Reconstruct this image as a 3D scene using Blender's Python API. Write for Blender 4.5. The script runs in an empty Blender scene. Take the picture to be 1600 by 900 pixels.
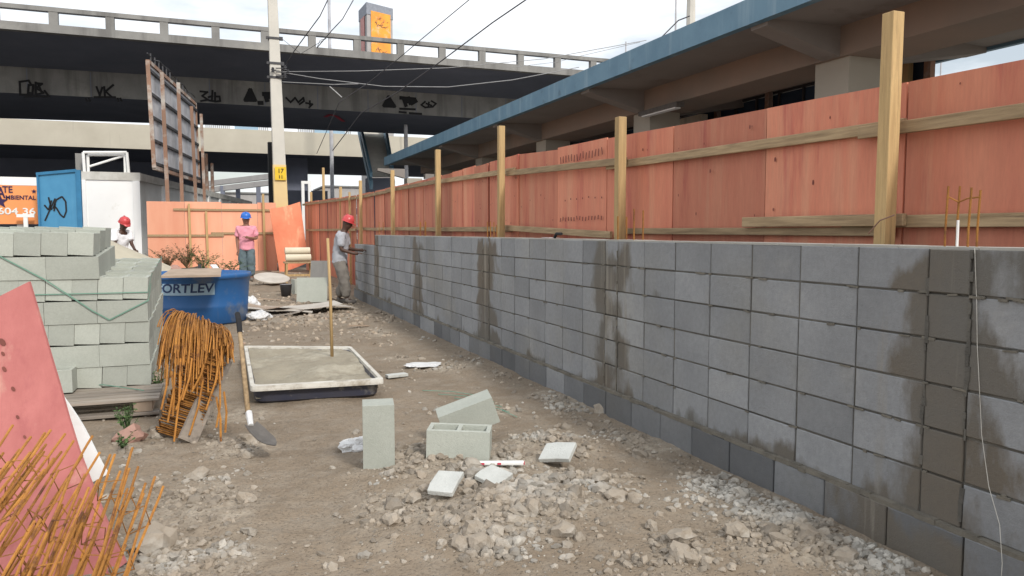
import bpy, math, random
from mathutils import Vector, Matrix, Euler, noise
R = math.radians
rnd = random.Random(7)
S = bpy.context.scene
COL = S.collection
# ------------------------------------------------------------------ camera
CAMZ = 1.48; F = 1190.0; TH = R(21.34); PI_ = R(4.23)
cam = bpy.data.cameras.new('camera'); co = bpy.data.objects.new('camera', cam); COL.objects.link(co)
co.location = (0, 0, CAMZ)
co.rotation_euler = (R(90) - PI_, 0, -TH)
cam.sensor_width = 36; cam.lens = 36 * F / 1600; cam.clip_end = 3000; cam.clip_start = .05
S.camera = co
# ------------------------------------------------------------------ sky and sun
SUN_EL, SUN_AZ = R(38), R(166)      # azimuth clockwise from +Y : behind the camera, to the right
w = bpy.data.worlds.new('World'); S.world = w; w.use_nodes = True
nt = w.node_tree; N = nt.nodes; L = nt.links
bg = N['Background']; bg.inputs[1].default_value = .1
sky = N.new('ShaderNodeTexSky'); sky.sky_type = 'NISHITA'; sky.sun_disc = False
sky.sun_elevation = SUN_EL; sky.sun_rotation = SUN_AZ; sky.air_density = 1.2; sky.dust_density = 2
tc = N.new('ShaderNodeTexCoord'); mp = N.new('ShaderNodeMapping'); mp.inputs['Scale'].default_value = (1.2, 1.2, 4)
nz = N.new('ShaderNodeTexNoise'); nz.inputs['Scale'].default_value = 2.2; nz.inputs['Detail'].default_value = 7; nz.inputs['Roughness'].default_value = .55
cr = N.new('ShaderNodeValToRGB'); cr.color_ramp.elements[0].position = .36; cr.color_ramp.elements[0].color = (.35,)*3+(1,)
cr.color_ramp.elements[1].position = .52; cr.color_ramp.elements[1].color = (1,)*3+(1,)
mx = N.new('ShaderNodeMix'); mx.data_type = 'RGBA'
mx.inputs['B'].default_value = (10.5, 10.8, 11.2, 1)
L.new(tc.outputs['Generated'], mp.inputs[0]); L.new(mp.outputs[0], nz.inputs['Vector']); L.new(nz.outputs['Fac'], cr.inputs[0])
L.new(cr.outputs[0], mx.inputs['Factor']); L.new(sky.outputs[0], mx.inputs['A']); L.new(mx.outputs['Result'], bg.inputs[0])
sl = bpy.data.lights.new('sun', 'SUN'); sl.energy = 2.3; sl.angle = R(9); sl.color = (1, .95, .88)
so = bpy.data.objects.new('sun', sl); COL.objects.link(so); so.location = (5, -10, 30)
sd = Vector((math.sin(SUN_AZ) * math.cos(SUN_EL), math.cos(SUN_AZ) * math.cos(SUN_EL), math.sin(SUN_EL)))
so.rotation_euler = sd.to_track_quat('Z', 'Y').to_euler()
S.view_settings.view_transform = 'Standard'; S.view_settings.look = 'None'
S.view_settings.exposure = .2; S.view_settings.gamma = 1

# ------------------------------------------------------------------ measuring helpers (photo pixel -> point of the place)
_r = Vector((math.cos(TH), -math.sin(TH), 0)); _f0 = Vector((math.sin(TH), math.cos(TH), 0))
_fw = _f0 * math.cos(PI_) - Vector((0, 0, 1)) * math.sin(PI_); _u = _f0 * math.sin(PI_) + Vector((0, 0, 1)) * math.cos(PI_)
def ray(px, py): return _r * ((px - 800) / F) + _u * ((450 - py) / F) + _fw
CP = Vector((0, 0, CAMZ))
def at(px, py, X=None, Y=None, Z=None, D=None):
    d = ray(px, py)
    if X is not None: t = X / d.x
    elif Y is not None: t = Y / d.y
    elif Z is not None: t = (Z - CAMZ) / d.z
    else: t = D
    return CP + d * t
TT = math.tan(TH)
def sy(s, X): return s - TT * X      # distance along the wall from its crossing of the picture plane -> Y

# ------------------------------------------------------------------ mesh builder
class MB:
    def __init__(s): s.v = []; s.f = []; s.t = []; s.m = []; s.tint = .5; s.mi = 0
    def add(s, vs, fs):
        o = len(s.v); s.v += [Vector(p) for p in vs]
        for f in fs: s.f.append([i + o for i in f]); s.t.append(s.tint); s.m.append(s.mi)
        return s
    def box(s, c, d, rot=None):
        x, y, z = d[0] / 2, d[1] / 2, d[2] / 2
        vs = [Vector(p) for p in ((-x,-y,-z),(x,-y,-z),(x,y,-z),(-x,y,-z),(-x,-y,z),(x,-y,z),(x,y,z),(-x,y,z))]
        if rot is not None:
            M = rot if isinstance(rot, Matrix) else Euler(rot).to_matrix()
            vs = [M @ p for p in vs]
        c = Vector(c)
        return s.add([c + p for p in vs], [(0,3,2,1),(4,5,6,7),(0,1,5,4),(1,2,6,5),(2,3,7,6),(3,0,4,7)])
    def span(s, a, b):
        a = Vector(a); b = Vector(b)
        return s.box((a + b) / 2, [abs(b[i] - a[i]) for i in range(3)])
    def bar(s, a, b, w, h, roll=0):      # rectangular bar from a to b
        a = Vector(a); b = Vector(b); d = b - a; q = d.to_track_quat('Y', 'Z').to_matrix()
        if roll: q = q @ Matrix.Rotation(roll, 3, 'Y')
        return s.box((a + b) / 2, (w, d.length, h), q)
    def tube(s, pts, r, n=6, caps=True):
        pts = [Vector(p) for p in pts]; k = len(pts)
        rr = r if isinstance(r, (list, tuple)) else [r] * k
        vs = []; up = Vector((0, 0, 1)); prev = None
        for i, p in enumerate(pts):
            t = (pts[min(i + 1, k - 1)] - pts[max(i - 1, 0)])
            t = t.normalized() if t.length > 1e-9 else Vector((0, 0, 1))
            if prev is None:
                a = t.cross(up)
                if a.length < .1: a = t.cross(Vector((1, 0, 0)))
            else: a = prev - t * prev.dot(t)
            a.normalize(); prev = a.copy(); b = t.cross(a)
            for j in range(n):
                an = 2 * math.pi * j / n
                vs.append(p + (a * math.cos(an) + b * math.sin(an)) * rr[i])
        fs = []
        for i in range(k - 1):
            for j in range(n):
                j2 = (j + 1) % n
                fs.append((i*n+j, i*n+j2, (i+1)*n+j2, (i+1)*n+j))
        if caps: fs.append(tuple(range(n - 1, -1, -1))); fs.append(tuple((k-1)*n + j for j in range(n)))
        return s.add(vs, fs)
    def lathe(s, prof, n=32, c=(0, 0, 0), a0=0, a1=2 * math.pi):
        c = Vector(c); full = abs(a1 - a0 - 2 * math.pi) < 1e-6; m = n if full else n + 1
        vs = []
        for (r, z) in prof:
            for j in range(m):
                an = a0 + (a1 - a0) * j / n
                vs.append(c + Vector((r * math.cos(an), r * math.sin(an), z)))
        fs = []
        for i in range(len(prof) - 1):
            for j in range(n):
                j2 = (j + 1) % m if full else j + 1
                fs.append((i*m+j, i*m+j2, (i+1)*m+j2, (i+1)*m+j))
        return s.add(vs, fs)
    def prism(s, poly, ext):     # poly: 3D points, ext: vector
        n = len(poly); poly = [Vector(p) for p in poly]; ext = Vector(ext)
        fs = [tuple(range(n - 1, -1, -1)), tuple(range(n, 2 * n))] + [(i, (i + 1) % n, n + (i + 1) % n, n + i) for i in range(n)]
        return s.add(poly + [p + ext for p in poly], fs)
    def grid(s, P):      # P[i][j]
        n = len(P); m = len(P[0]); vs = [p for row in P for p in row]
        return s.add(vs, [(i*m+j, i*m+j+1, (i+1)*m+j+1, (i+1)*m+j) for i in range(n-1) for j in range(m-1)])
    def rock(s, c, r, rg, sub=0):
        vs, fs = ROCK[sub]
        sc = Vector((rg.uniform(.75, 1.2), rg.uniform(.75, 1.2), rg.uniform(.55, .95))) * r
        M = Euler((rg.uniform(-.5, .5), rg.uniform(-.5, .5), rg.uniform(0, 6.3))).to_matrix()
        c = Vector(c); o = Vector((rg.uniform(0, 99), rg.uniform(0, 99), 0))
        out = []
        for p in vs:
            k = 1 + .55 * noise.noise(p * 1.3 + o) + (.2 * noise.noise(p * 4 + o) if sub else rg.uniform(-.15, .15))
            out.append(c + M @ Vector((p.x * k * sc.x, p.y * k * sc.y, p.z * k * sc.z)))
        return s.add(out, fs)
    def build(s, name, mat, parent=None, loc=None, smooth=False, world=True, bevel=0):
        me = bpy.data.meshes.new(name)
        off = Vector((0, 0, 0))
        if parent is not None and world: off = wloc(parent)
        if loc is not None and parent is None: off = Vector(loc)
        me.from_pydata([tuple(p - off) for p in s.v], [], s.f)
        a = me.attributes.new('tint', 'FLOAT', 'FACE'); a.data.foreach_set('value', s.t)
        mats = mat if isinstance(mat, (list, tuple)) else [mat]
        for m_ in mats: me.materials.append(m_)
        if len(mats) > 1: me.polygons.foreach_set('material_index', s.m)
        if smooth: me.polygons.foreach_set('use_smooth', [True] * len(me.polygons))
        me.update()
        o = bpy.data.objects.new(name, me); COL.objects.link(o)
        if parent is not None: o.parent = parent
        elif loc is not None: o.location = loc
        if bevel:
            b = o.modifiers.new('bevel', 'BEVEL'); b.width = bevel; b.segments = 2; b.limit_method = 'ANGLE'; b.angle_limit = R(40)
        return o
def wloc(o):
    v = Vector((0, 0, 0))
    while o is not None: v += Vector(o.location); o = o.parent
    return v
import bmesh
ROCK = {}
for sub in (0, 1):
    bm = bmesh.new(); bmesh.ops.create_icosphere(bm, subdivisions=sub + 1, radius=1)
    bm.verts.ensure_lookup_table()
    ROCK[sub] = ([v.co.copy() for v in bm.verts], [tuple(v.index for v in f.verts) for f in bm.faces]); bm.free()
def tag(o, label=None, cat=None, group=None, kind=None):
    if label: o['label'] = label
    if cat: o['category'] = cat
    if group: o['group'] = group
    if kind: o['kind'] = kind
    return o
def thing(name, label, cat, loc=(0, 0, 0), rz=0, group=None):
    o = bpy.data.objects.new(name, None); COL.objects.link(o); o.location = loc; o.rotation_euler = (0, 0, rz)
    o.empty_display_size = .1
    return tag(o, label, cat, group)
def copy_thing(o, loc, rot, label=None):
    c = o.copy(); COL.objects.link(c); c.location = loc; c.rotation_euler = rot
    if label: c['label'] = label
    for ch in o.children:
        k = ch.copy(); COL.objects.link(k); k.parent = c
    return c
def text(txt, size, mat, parent, name, M, ext=.004, warp=None, align='CENTER', sx=1):
    cu = bpy.data.curves.new('t', 'FONT'); cu.body = txt; cu.size = size; cu.extrude = ext; cu.align_x = align; cu.offset = size * .02
    o = bpy.data.objects.new('t', cu); COL.objects.link(o)
    dg = bpy.context.evaluated_depsgraph_get(); me = bpy.data.meshes.new_from_object(o.evaluated_get(dg))
    bpy.data.objects.remove(o); me.name = name
    for v in me.vertices:
        p = v.co.copy(); p.x *= sx
        v.co = warp(p) if warp else M @ p
    me.materials.clear(); me.materials.append(mat)
    q = bpy.data.objects.new(name, me); COL.objects.link(q); q.parent = parent
    return q

# ------------------------------------------------------------------ materials
def mat(name, c1, c2=None, scale=3, rough=.85, bump=.2, bscale=None, tint=0, c3=None, s3=.6, t3=.55, metal=0, stretch=(1, 1, 1), streak=None, spec=None, fine=.0):
    m = bpy.data.materials.new(name); m.use_nodes = True; nt = m.node_tree; N = nt.nodes; L = nt.links
    p = N['Principled BSDF']; p.inputs['Roughness'].default_value = rough; p.inputs['Metallic'].default_value = metal
    if spec is not None: p.inputs['Specular IOR Level'].default_value = spec
    tc = N.new('ShaderNodeTexCoord'); mp = N.new('ShaderNodeMapping'); mp.inputs['Scale'].default_value = stretch
    L.new(tc.outputs['Object'], mp.inputs[0])
    def nz(sc, det=6, rg=.6, v=mp):
        n = N.new('ShaderNodeTexNoise'); n.inputs['Scale'].default_value = sc; n.inputs['Detail'].default_value = det; n.inputs['Roughness'].default_value = rg
        L.new(v.outputs[0], n.inputs['Vector']); return n.outputs['Fac']
    def ramp(src, a, b, lo=0, hi=1):
        r = N.new('ShaderNodeMapRange'); r.inputs['From Min'].default_value = a; r.inputs['From Max'].default_value = b
        r.inputs['To Min'].default_value = lo; r.inputs['To Max'].default_value = hi
        L.new(src, r.inputs['Value']); return r.outputs[0]
    def mix(fac, A, B, mode='MIX'):
        x = N.new('ShaderNodeMix'); x.data_type = 'RGBA'; x.blend_type = mode
        for k, val in (('Factor', fac), ('A', A), ('B', B)):
            if isinstance(val, (int, float)): x.inputs[k].default_value = val
            elif isinstance(val, tuple): x.inputs[k].default_value = val + (1,)
            else: L.new(val, x.inputs[k])
        return x.outputs['Result']
    n1 = nz(scale)
    col = mix(ramp(n1, .3, .7), c1, c2 or tuple(x * .75 for x in c1))
    if c3: col = mix(ramp(nz(s3, 8, .65), t3, t3 + .12), col, c3)
    if streak:   # vertical run marks: (colour, scale, threshold)
        mp2 = N.new('ShaderNodeMapping'); mp2.inputs['Scale'].default_value = (1, 1, .08); L.new(tc.outputs['Object'], mp2.inputs[0])
        col = mix(ramp(nz(streak[1], 5, .6, mp2), streak[2], streak[2] + .15, 0, streak[3] if len(streak) > 3 else .8), col, streak[0])
    if fine: col = mix(ramp(nz(scale * 14, 4, .7), .3, .7, 0, fine), col, tuple(x * .45 for x in c1))
    if tint:
        a = N.new('ShaderNodeAttribute'); a.attribute_name = 'tint'
        v = ramp(a.outputs['Fac'], 0, 1, 1 - tint, 1 + tint)
        cc = N.new('ShaderNodeCombineColor'); [L.new(v, cc.inputs[i]) for i in range(3)]
        col = mix(1.0, col, cc.outputs[0], 'MULTIPLY')
    L.new(col, p.inputs['Base Color'])
    if bump:
        b = N.new('ShaderNodeBump'); b.inputs['Strength'].default_value = bump; b.inputs['Distance'].default_value = .02
        L.new(nz(bscale or scale * 6, 8, .7), b.inputs['Height']); L.new(b.outputs[0], p.inputs['Normal'])
    m['x'] = 1
    return m
def shell(*a): return a
M = {}
M['conc'] = mat('concrete', (.27, .265, .25), (.2, .195, .185), 1.2, streak=((.12, .115, .11), 1.4, .5, .7), bump=.15, c3=(.33, .32, .29), s3=.35, t3=.56)
M['conc_dark'] = mat('shaded_concrete', (.19, .205, .26), (.15, .165, .21), .6, bump=.1)  # darker, bluer copy of concrete; shade under the decks put into its colour
M['beige'] = mat('beige_concrete', (.54, .5, .41), (.46, .42, .34), .5, streak=((.2, .18, .16), 1.2, .6, .7), bump=.1)
M['asphalt'] = mat('asphalt', (.05, .05, .052), (.07, .07, .07), 2)
M['block'] = mat('pale_block', (.455, .475, .42), (.395, .415, .365), 5, bump=.35, bscale=140, tint=.1, fine=.25)
M['ply'] = mat('pink_plywood', (.70, .275, .165), (.56, .17, .105), 1.6, rough=.7, tint=.2, stretch=(2.5, 2.5, .35), streak=((.68, .36, .22), 5, .52, .5), bump=.15, c3=(.45, .10, .08), s3=1.6, t3=.56, fine=.25)
M['plyb'] = mat('salmon_plywood', (.80, .40, .26), (.74, .32, .2), 1.2, rough=.75, tint=.12, stretch=(2, 2, .4), bump=.05)
M['plyn'] = mat('rose_plywood', (.47, .16, .145), (.38, .115, .105), 2.4, rough=.75, bump=.2, stretch=(3, 3, .6), c3=(.5, .25, .2), s3=1.6, t3=.56, streak=((.33, .09, .09), 14, .56, .5))
M['knot'] = mat('knot', (.2, .06, .045), None, 8, bump=0)
M['wood'] = mat('raw_timber', (.62, .43, .2), (.40, .26, .12), 4, stretch=(10, 10, .5), rough=.8, c3=(.3, .19, .09), s3=3.5, t3=.58, tint=.15, bump=.3, fine=.3)
M['rail'] = mat('weathered_timber', (.46, .33, .19), (.24, .165, .09), 5, stretch=(9, .6, 9), rough=.8, c3=(.15, .10, .06), s3=3, t3=.6, tint=.2)
M['pallet'] = mat('pallet_wood', (.34, .29, .24), (.22, .19, .16), 3, stretch=(.8, 8, 8), rough=.85, c3=(.13, .11, .09), s3=3, t3=.6, tint=.25)
M['rust'] = mat('rusty_steel', (.50, .225, .042), (.33, .135, .03), 14, rough=.85, bump=.6, bscale=160, tint=.35, c3=(.15, .06, .025), s3=8, t3=.55)
M['rust2'] = mat('old_rust', (.32, .18, .12), (.22, .14, .10), 1.2, rough=.85, c3=(.46, .43, .39), s3=1, t3=.5)
M['bluepaint'] = mat('blue_fascia', (.155, .28, .37), (.11, .215, .30), 1.5, rough=.6, streak=((.27, .38, .45), 3, .54, .7), bump=.2, c3=(.07, .13, .18), s3=2.0, t3=.6)
M['blue'] = mat('tank_blue', (.025, .125, .34), (.02, .10, .28), 2, rough=.45, bump=.03, c3=(.13, .17, .24), s3=2.2, t3=.56, streak=((.2, .2, .2), 4, .62, .5))
M['bluesheet'] = mat('blue_sheet', (.07, .27, .46), (.05, .22, .4), 2, rough=.55, streak=((.12, .33, .5), 3, .6, .5), bump=.05)
M['white'] = mat('white_paint', (.86, .86, .84), (.78, .78, .76), 1.5, rough=.7, streak=((.5, .5, .46), 2.5, .62, .6), bump=.08)
M['whitewall'] = mat('limewash', (.9, .9, .89), (.82, .82, .81), .8, rough=.85, streak=((.5, .49, .44), 1.3, .56, .6), bump=.15, c3=(.66, .65, .6), s3=.9, t3=.6)
M['wallcap'] = mat('mouldy_cap', (.42, .41, .37), (.62, .61, .57), 2.5, bump=.2)
M['rim'] = mat('trough_rim', (.68, .66, .6), (.5, .47, .41), 8, rough=.8, c3=(.33, .29, .23), s3=5, t3=.54)
M['navy'] = mat('trough_plastic', (.035, .04, .07), (.06, .06, .075), 4, rough=.5, c3=(.25, .24, .22), s3=5, t3=.58, bump=.1)
M['mortar'] = mat('wet_mortar', (.36, .32, .24), (.26, .225, .165), 4, rough=.7, bump=1.0, bscale=22, c3=(.44, .4, .31), s3=1.8, t3=.52)
M['sand'] = mat('sand', (.50, .455, .35), (.43, .39, .3), 3, bump=.4, bscale=60)
M['steel'] = mat('dull_steel', (.16, .145, .13), (.1, .09, .08), 10, rough=.6, metal=.3)
M['galv'] = mat('galvanised_sheet', (.6, .6, .62), (.34, .34, .36), 1.5, rough=.55, tint=.2, c3=(.3, .28, .27), s3=2.2, t3=.6)
M['darksteel'] = mat('dark_steel', (.05, .05, .055), None, 5, rough=.6)
M['black'] = mat('black_paint', (.012, .012, .014), None, 5, rough=.8, bump=0)
M['stair'] = mat('stair_concrete', (.66, .63, .57), (.56, .53, .48), 2)
M['glassb'] = mat('dark_window', (.03, .055, .10), (.05, .08, .13), 1.5, rough=.25, bump=0, tint=.4)
M['brown'] = mat('brown_beam', (.33, .235, .18), (.24, .2, .165), .6, streak=((.2, .12, .09), 1.5, .6, .5), bump=.08)
M['soff'] = mat('canopy_soffit', (.30, .265, .24), (.22, .2, .18), .5, bump=.1, c3=(.2, .17, .15), s3=.8, t3=.6)
M['col'] = mat('column_paint', (.44, .4, .33), (.38, .35, .29), 1, bump=.1)
M['pole'] = mat('pole_concrete', (.6, .57, .51), (.52, .5, .45), 2, bump=.15)
M['yellow'] = mat('yellow_sign', (.85, .56, .02), None, 5, rough=.5, bump=0)
M['orange'] = mat('orange_panel', (.85, .33, .11), (.78, .28, .09), 1, rough=.6, bump=0)
M['orange2'] = mat('orange_mural', (.85, .40, .05), (.8, .28, .05), .6, rough=.7, bump=0, c3=(.8, .5, .3), s3=.8, t3=.55)
M['navytext'] = mat('navy_lettering', (.04, .02, .08), None, 4, bump=0)
M['whitetext'] = mat('white_lettering', (.85, .85, .82), None, 4, bump=0)
M['ltblue'] = mat('pale_blue_label', (.33, .47, .58), (.28, .42, .54), 6, bump=0, rough=.5)
M['dkblue'] = mat('label_letters', (.01, .035, .12), None, 6, bump=0, rough=.5)
M['wire'] = mat('cable', (.09, .09, .1), None, 4, bump=0)
M['wirelt'] = mat('weathered_cable', (.4, .4, .4), None, 4, bump=0)
M['strap'] = mat('green_strap', (.2, .36, .28), None, 4, bump=0, rough=.9, spec=.1)
M['plant'] = mat('leaf', (.05, .1, .03), (.08, .13, .04), 12, bump=0, tint=.5)
M['dry'] = mat('dry_twigs', (.2, .13, .07), (.13, .1, .05), 12, bump=0, tint=.5)
M['bag'] = mat('white_bag', (.75, .75, .74), (.6, .6, .6), 9, rough=.6, bump=.5, bscale=20)
M['board'] = mat('brown_board', (.42, .32, .24), (.3, .23, .17), 4, rough=.8)
M['card'] = mat('thin_sheet', (.56, .52, .46), (.42, .38, .33), 3)
M['skinA'] = mat('dark_skin', (.085, .04, .025), None, 6, rough=.55, bump=0)
M['skinB'] = mat('brown_skin', (.3, .15, .1), None, 6, rough=.55, bump=0)
M['shirtw'] = mat('grey_white_cotton', (.42, .43, .46), (.33, .34, .37), 7, rough=.9, bump=.5, bscale=14)
M['shirtp'] = mat('pink_cotton', (.78, .33, .40), (.7, .28, .35), 7, rough=.9, bump=.5, bscale=14)
M['shirtb'] = mat('white_cotton', (.85, .85, .87), (.75, .75, .78), 7, rough=.9, bump=.4, bscale=14)
M['trog'] = mat('khaki_cotton', (.21, .19, .165), (.15, .135, .12), 6, rough=.9, bump=.6, bscale=12)
M['troj'] = mat('worn_denim', (.14, .19, .21), (.1, .14, .16), 6, rough=.9, bump=.5, bscale=12)
M['boot'] = mat('dusty_boot', (.1, .085, .07), (.2, .18, .16), 9, rough=.8)
M['helr'] = mat('red_helmet', (.62, .07, .075), None, 6, rough=.35, bump=0)
M['helb'] = mat('blue_helmet', (.03, .17, .62), None, 6, rough=.35, bump=0)
M['redstroke'] = mat('red_paint', (.6, .06, .1), None, 4, bump=0)
M['far'] = mat('far_building', (.42, .4, .38), (.36, .34, .33), 1, bump=0)
M['brick'] = mat('broken_brick', (.42, .25, .2), (.34, .2, .16), 8)
M['stone'] = mat('rubble_stone', (.33, .285, .23), (.26, .215, .165), 9, bump=.5, bscale=60, tint=.3, c3=(.42, .395, .35), s3=1.3, t3=.5)

M['earthclod'] = mat('earth_clod', (.36, .3, .235), (.24, .19, .14), 3, tint=.4, c3=(.34, .2, .15), s3=1.5, t3=.6)
M['batten'] = mat('dark_red_batten', (.16, .03, .025), None, 4)
M['offcut'] = mat('fresh_block', (.6, .61, .58), (.5, .51, .48), 7, bump=.5, bscale=90, c3=(.38, .36, .32), s3=6, t3=.6)
# wall block material : cool grey blocks, damp brown where the tint attribute is low, mortar smears
def wall_mat():
    m = bpy.data.materials.new('grey_wall_block'); m.use_nodes = True; nt = m.node_tree; N = nt.nodes; L = nt.links
    p = N['Principled BSDF']; p.inputs['Roughness'].default_value = .88; p.inputs['Specular IOR Level'].default_value = .3
    tc = N.new('ShaderNodeTexCoord')
    def nz(sc, det=6, rg=.6, st=None):
        n = N.new('ShaderNodeTexNoise'); n.inputs['Scale'].default_value = sc; n.inputs['Detail'].default_value = det; n.inputs['Roughness'].default_value = rg
        if st:
            mp = N.new('ShaderNodeMapping'); mp.inputs['Scale'].default_value = st; L.new(tc.outputs['Object'], mp.inputs[0]); L.new(mp.outputs[0], n.inputs['Vector'])
        else: L.new(tc.outputs['Object'], n.inputs['Vector'])
        return n.outputs['Fac']
    def rg_(src, a, b, lo=0, hi=1):
        r = N.new('ShaderNodeMapRange'); r.inputs['From Min'].default_value = a; r.inputs['From Max'].default_value = b
        r.inputs['To Min'].default_value = lo; r.inputs['To Max'].default_value = hi; L.new(src, r.inputs['Value']); return r.outputs[0]
    def mix(fac, A, B, mode='MIX'):
        x = N.new('ShaderNodeMix'); x.data_type = 'RGBA'; x.blend_type = mode
        for k, val in (('Factor', fac), ('A', A), ('B', B)):
            if isinstance(val, (int, float)): x.inputs[k].default_value = val
            elif isinstance(val, tuple): x.inputs[k].default_value = val + (1,)
            else: L.new(val, x.inputs[k])
        return x.outputs['Result']
    def mth(op, a, b):
        q = N.new('ShaderNodeMath'); q.operation = op
        for i, v in enumerate((a, b)):
            if isinstance(v, (int, float)): q.inputs[i].default_value = v
            else: L.new(v, q.inputs[i])
        return q.outputs[0]
    a = N.new('ShaderNodeAttribute'); a.attribute_name = 'tint'
    wt = N.new('ShaderNodeAttribute'); wt.attribute_name = 'wet'
    col = mix(rg_(nz(2.2), .3, .7), (.345, .352, .36), (.27, .277, .285))
    col = mix(rg_(nz(.9, 7), .5, .68, 0, .55), col, (.315, .305, .275))
    col = mix(rg_(nz(1.7, 9, .7), .57, .72, 0, .5), col, (.42, .41, .385))
    v = rg_(a.outputs['Fac'], 0, 1, .48, 1.42); cc = N.new('ShaderNodeCombineColor'); [L.new(v, cc.inputs[i]) for i in range(3)]
    col = mix(1.0, col, cc.outputs[0], 'MULTIPLY')
    # damp
    wn = rg_(mth('ADD', wt.outputs['Fac'], mth('MULTIPLY', mth('SUBTRACT', nz(3.4, 7, .6, (1, 1, .45)), .5), 1.1)), .42, .56)
    col = mix(wn, col, mix(rg_(nz(.7, 3), .35, .65), (.165, .135, .10), (.16, .152, .135)))
    # pale run marks
    col = mix(mth('MULTIPLY', rg_(nz(5.5, 4, .6, (1, 1, .07)), .61, .70, 0, .75), rg_(wt.outputs['Fac'], .15, .5, .06, 1)), col, (.33, .30, .25))
    col = mix(rg_(nz(28, 5, .7), .35, .75, 0, .25), col, (.1, .1, .1))
    L.new(col, p.inputs['Base Color'])
    rr = rg_(wn, 0, 1, .9, .6); L.new(rr, p.inputs['Roughness'])
    b = N.new('ShaderNodeBump'); b.inputs['Strength'].default_value = .8; b.inputs['Distance'].default_value = .007
    L.new(nz(70, 8, .8), b.inputs['Height']); L.new(b.outputs[0], p.inputs['Normal'])
    return m
M['wall'] = wall_mat()
M['joint'] = mat('wall_mortar', (.06, .057, .052), (.2, .185, .155), 3.5, bump=.8, bscale=50)
M['mortarline'] = mat('footing_mortar', (.25, .225, .18), (.13, .12, .10), 5, bump=.8, bscale=50)

def ground_mat():
    m = bpy.data.materials.new('site_dirt'); m.use_nodes = True; nt = m.node_tree; N = nt.nodes; L = nt.links
    p = N['Principled BSDF']; p.inputs['Roughness'].default_value = .95; p.inputs['Specular IOR Level'].default_value = .15
    tc = N.new('ShaderNodeTexCoord')
    def nz(sc, det=8, rg=.62, st=None):
        n = N.new('ShaderNodeTexNoise'); n.inputs['Scale'].default_value = sc; n.inputs['Detail'].default_value = det; n.inputs['Roughness'].default_value = rg
        L.new(tc.outputs['Object'], n.inputs['Vector']); return n.outputs['Fac']
    def rg_(src, a, b, lo=0, hi=1):
        r = N.new('ShaderNodeMapRange'); r.inputs['From Min'].default_value = a; r.inputs['From Max'].default_value = b
        r.inputs['To Min'].default_value = lo; r.inputs['To Max'].default_value = hi; L.new(src, r.inputs['Value']); return r.outputs[0]
    def mix(fac, A, B):
        x = N.new('ShaderNodeMix'); x.data_type = 'RGBA'
        for k, val in (('Factor', fac), ('A', A), ('B', B)):
            if isinstance(val, (int, float)): x.inputs[k].default_value = val
            elif isinstance(val, tuple): x.inputs[k].default_value = val + (1,)
            else: L.new(val, x.inputs[k])
        return x.outputs['Result']
    def mth(op, a, b):
        q = N.new('ShaderNodeMath'); q.operation = op
        for i, v in enumerate((a, b)):
            if isinstance(v, (int, float)): q.inputs[i].default_value = v
            else: L.new(v, q.inputs[i])
        return q.outputs[0]
    pa = N.new('ShaderNodeAttribute'); pa.attribute_name = 'pale'
    col = mix(rg_(nz(1.1), .35, .65), (.285, .228, .168), (.225, .178, .13))
    col = mix(rg_(nz(5), .45, .62, 0, .5), col, (.32, .275, .22))
    pf = rg_(mth('ADD', pa.outputs['Fac'], mth('MULTIPLY', mth('SUBTRACT', nz(2.2), .5), 1.2)), .35, .65)
    col = mix(pf, col, mix(rg_(nz(14), .4, .6), (.39, .335, .265), (.29, .24, .185)))
    vo = N.new('ShaderNodeTexVoronoi'); vo.inputs['Scale'].default_value = 55; L.new(tc.outputs['Object'], vo.inputs['Vector'])
    col = mix(mth('MULTIPLY', rg_(vo.outputs['Distance'], .18, .3, 1, 0), rg_(nz(9), .5, .6, 0, .7)), col, (.45, .42, .37))
    col = mix(rg_(nz(45), .5, .68, 0, .4), col, (.12, .1, .08))
    # road beyond the site
    g = N.new('ShaderNodeSeparateXYZ'); L.new(tc.outputs['Object'], g.inputs[0])
    col = mix(rg_(g.outputs['Y'], 27, 28.5), col, (.055, .055, .056))
    L.new(col, p.inputs['Base Color'])
    b = N.new('ShaderNodeBump'); b.inputs['Strength'].default_value = .8; b.inputs['Distance'].default_value = .025
    hh = mth('ADD', nz(22), mth('MULTIPLY', rg_(vo.outputs['Distance'], .1, .35, 1, 0), .35))
    L.new(hh, b.inputs['Height']); L.new(b.outputs[0], p.inputs['Normal'])
    return m
M['ground'] = ground_mat()

# ------------------------------------------------------------------ the ground
def sstep(a, b, x):
    t = min(1, max(0, (x - a) / (b - a))); return t * t * (3 - 2 * t)
ZONES = []    # (x, y, rx, ry, strength, mound)
for px, py, rx, ry, s_, h_ in [
    (310, 800, .38, .7, .8, .03), (250, 880, .5, .5, .8, .02), (370, 700, .3, .4, .9, .03), (230, 700, .5, .4, .5, .02),
    (720, 730, .6, .5, 1.0, .09), (860, 700, .4, .4, .9, .08), (640, 800, .35, .4, .8, .02), (800, 800, .55, .4, 1.0, .08),
    (900, 760, .35, .3, .9, .05), (1230, 840, .3, .35, 1.0, .04), (1120, 770, .28, .35, .8, .02), (1000, 690, .25, .5, .8, .02),
    (880, 625, .25, .6, .8, .02), (700, 575, .45, .35, .9, .02), (590, 520, .4, .8, .7, .02), (480, 500, 1.1, .8, .8, .05),
    (620, 560, .3, .3, .8, .0), (370, 650, .4, .4, .7, .03), (1060, 870, .3, .2, .6, .02), (760, 860, .25, .2, .7, .02), (440, 455, 1.5, 2.0, .8, .08),
    (790, 640, .2, .2, .7, .02), (560, 860, .2, .2, .5, .0), (960, 640, .25, .6, .7, .02), (1360, 880, .25, .25, .8, .02)]:
    p = at(px, py, Z=0); ZONES.append((p.x, p.y, rx, ry, s_, h_))
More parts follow.
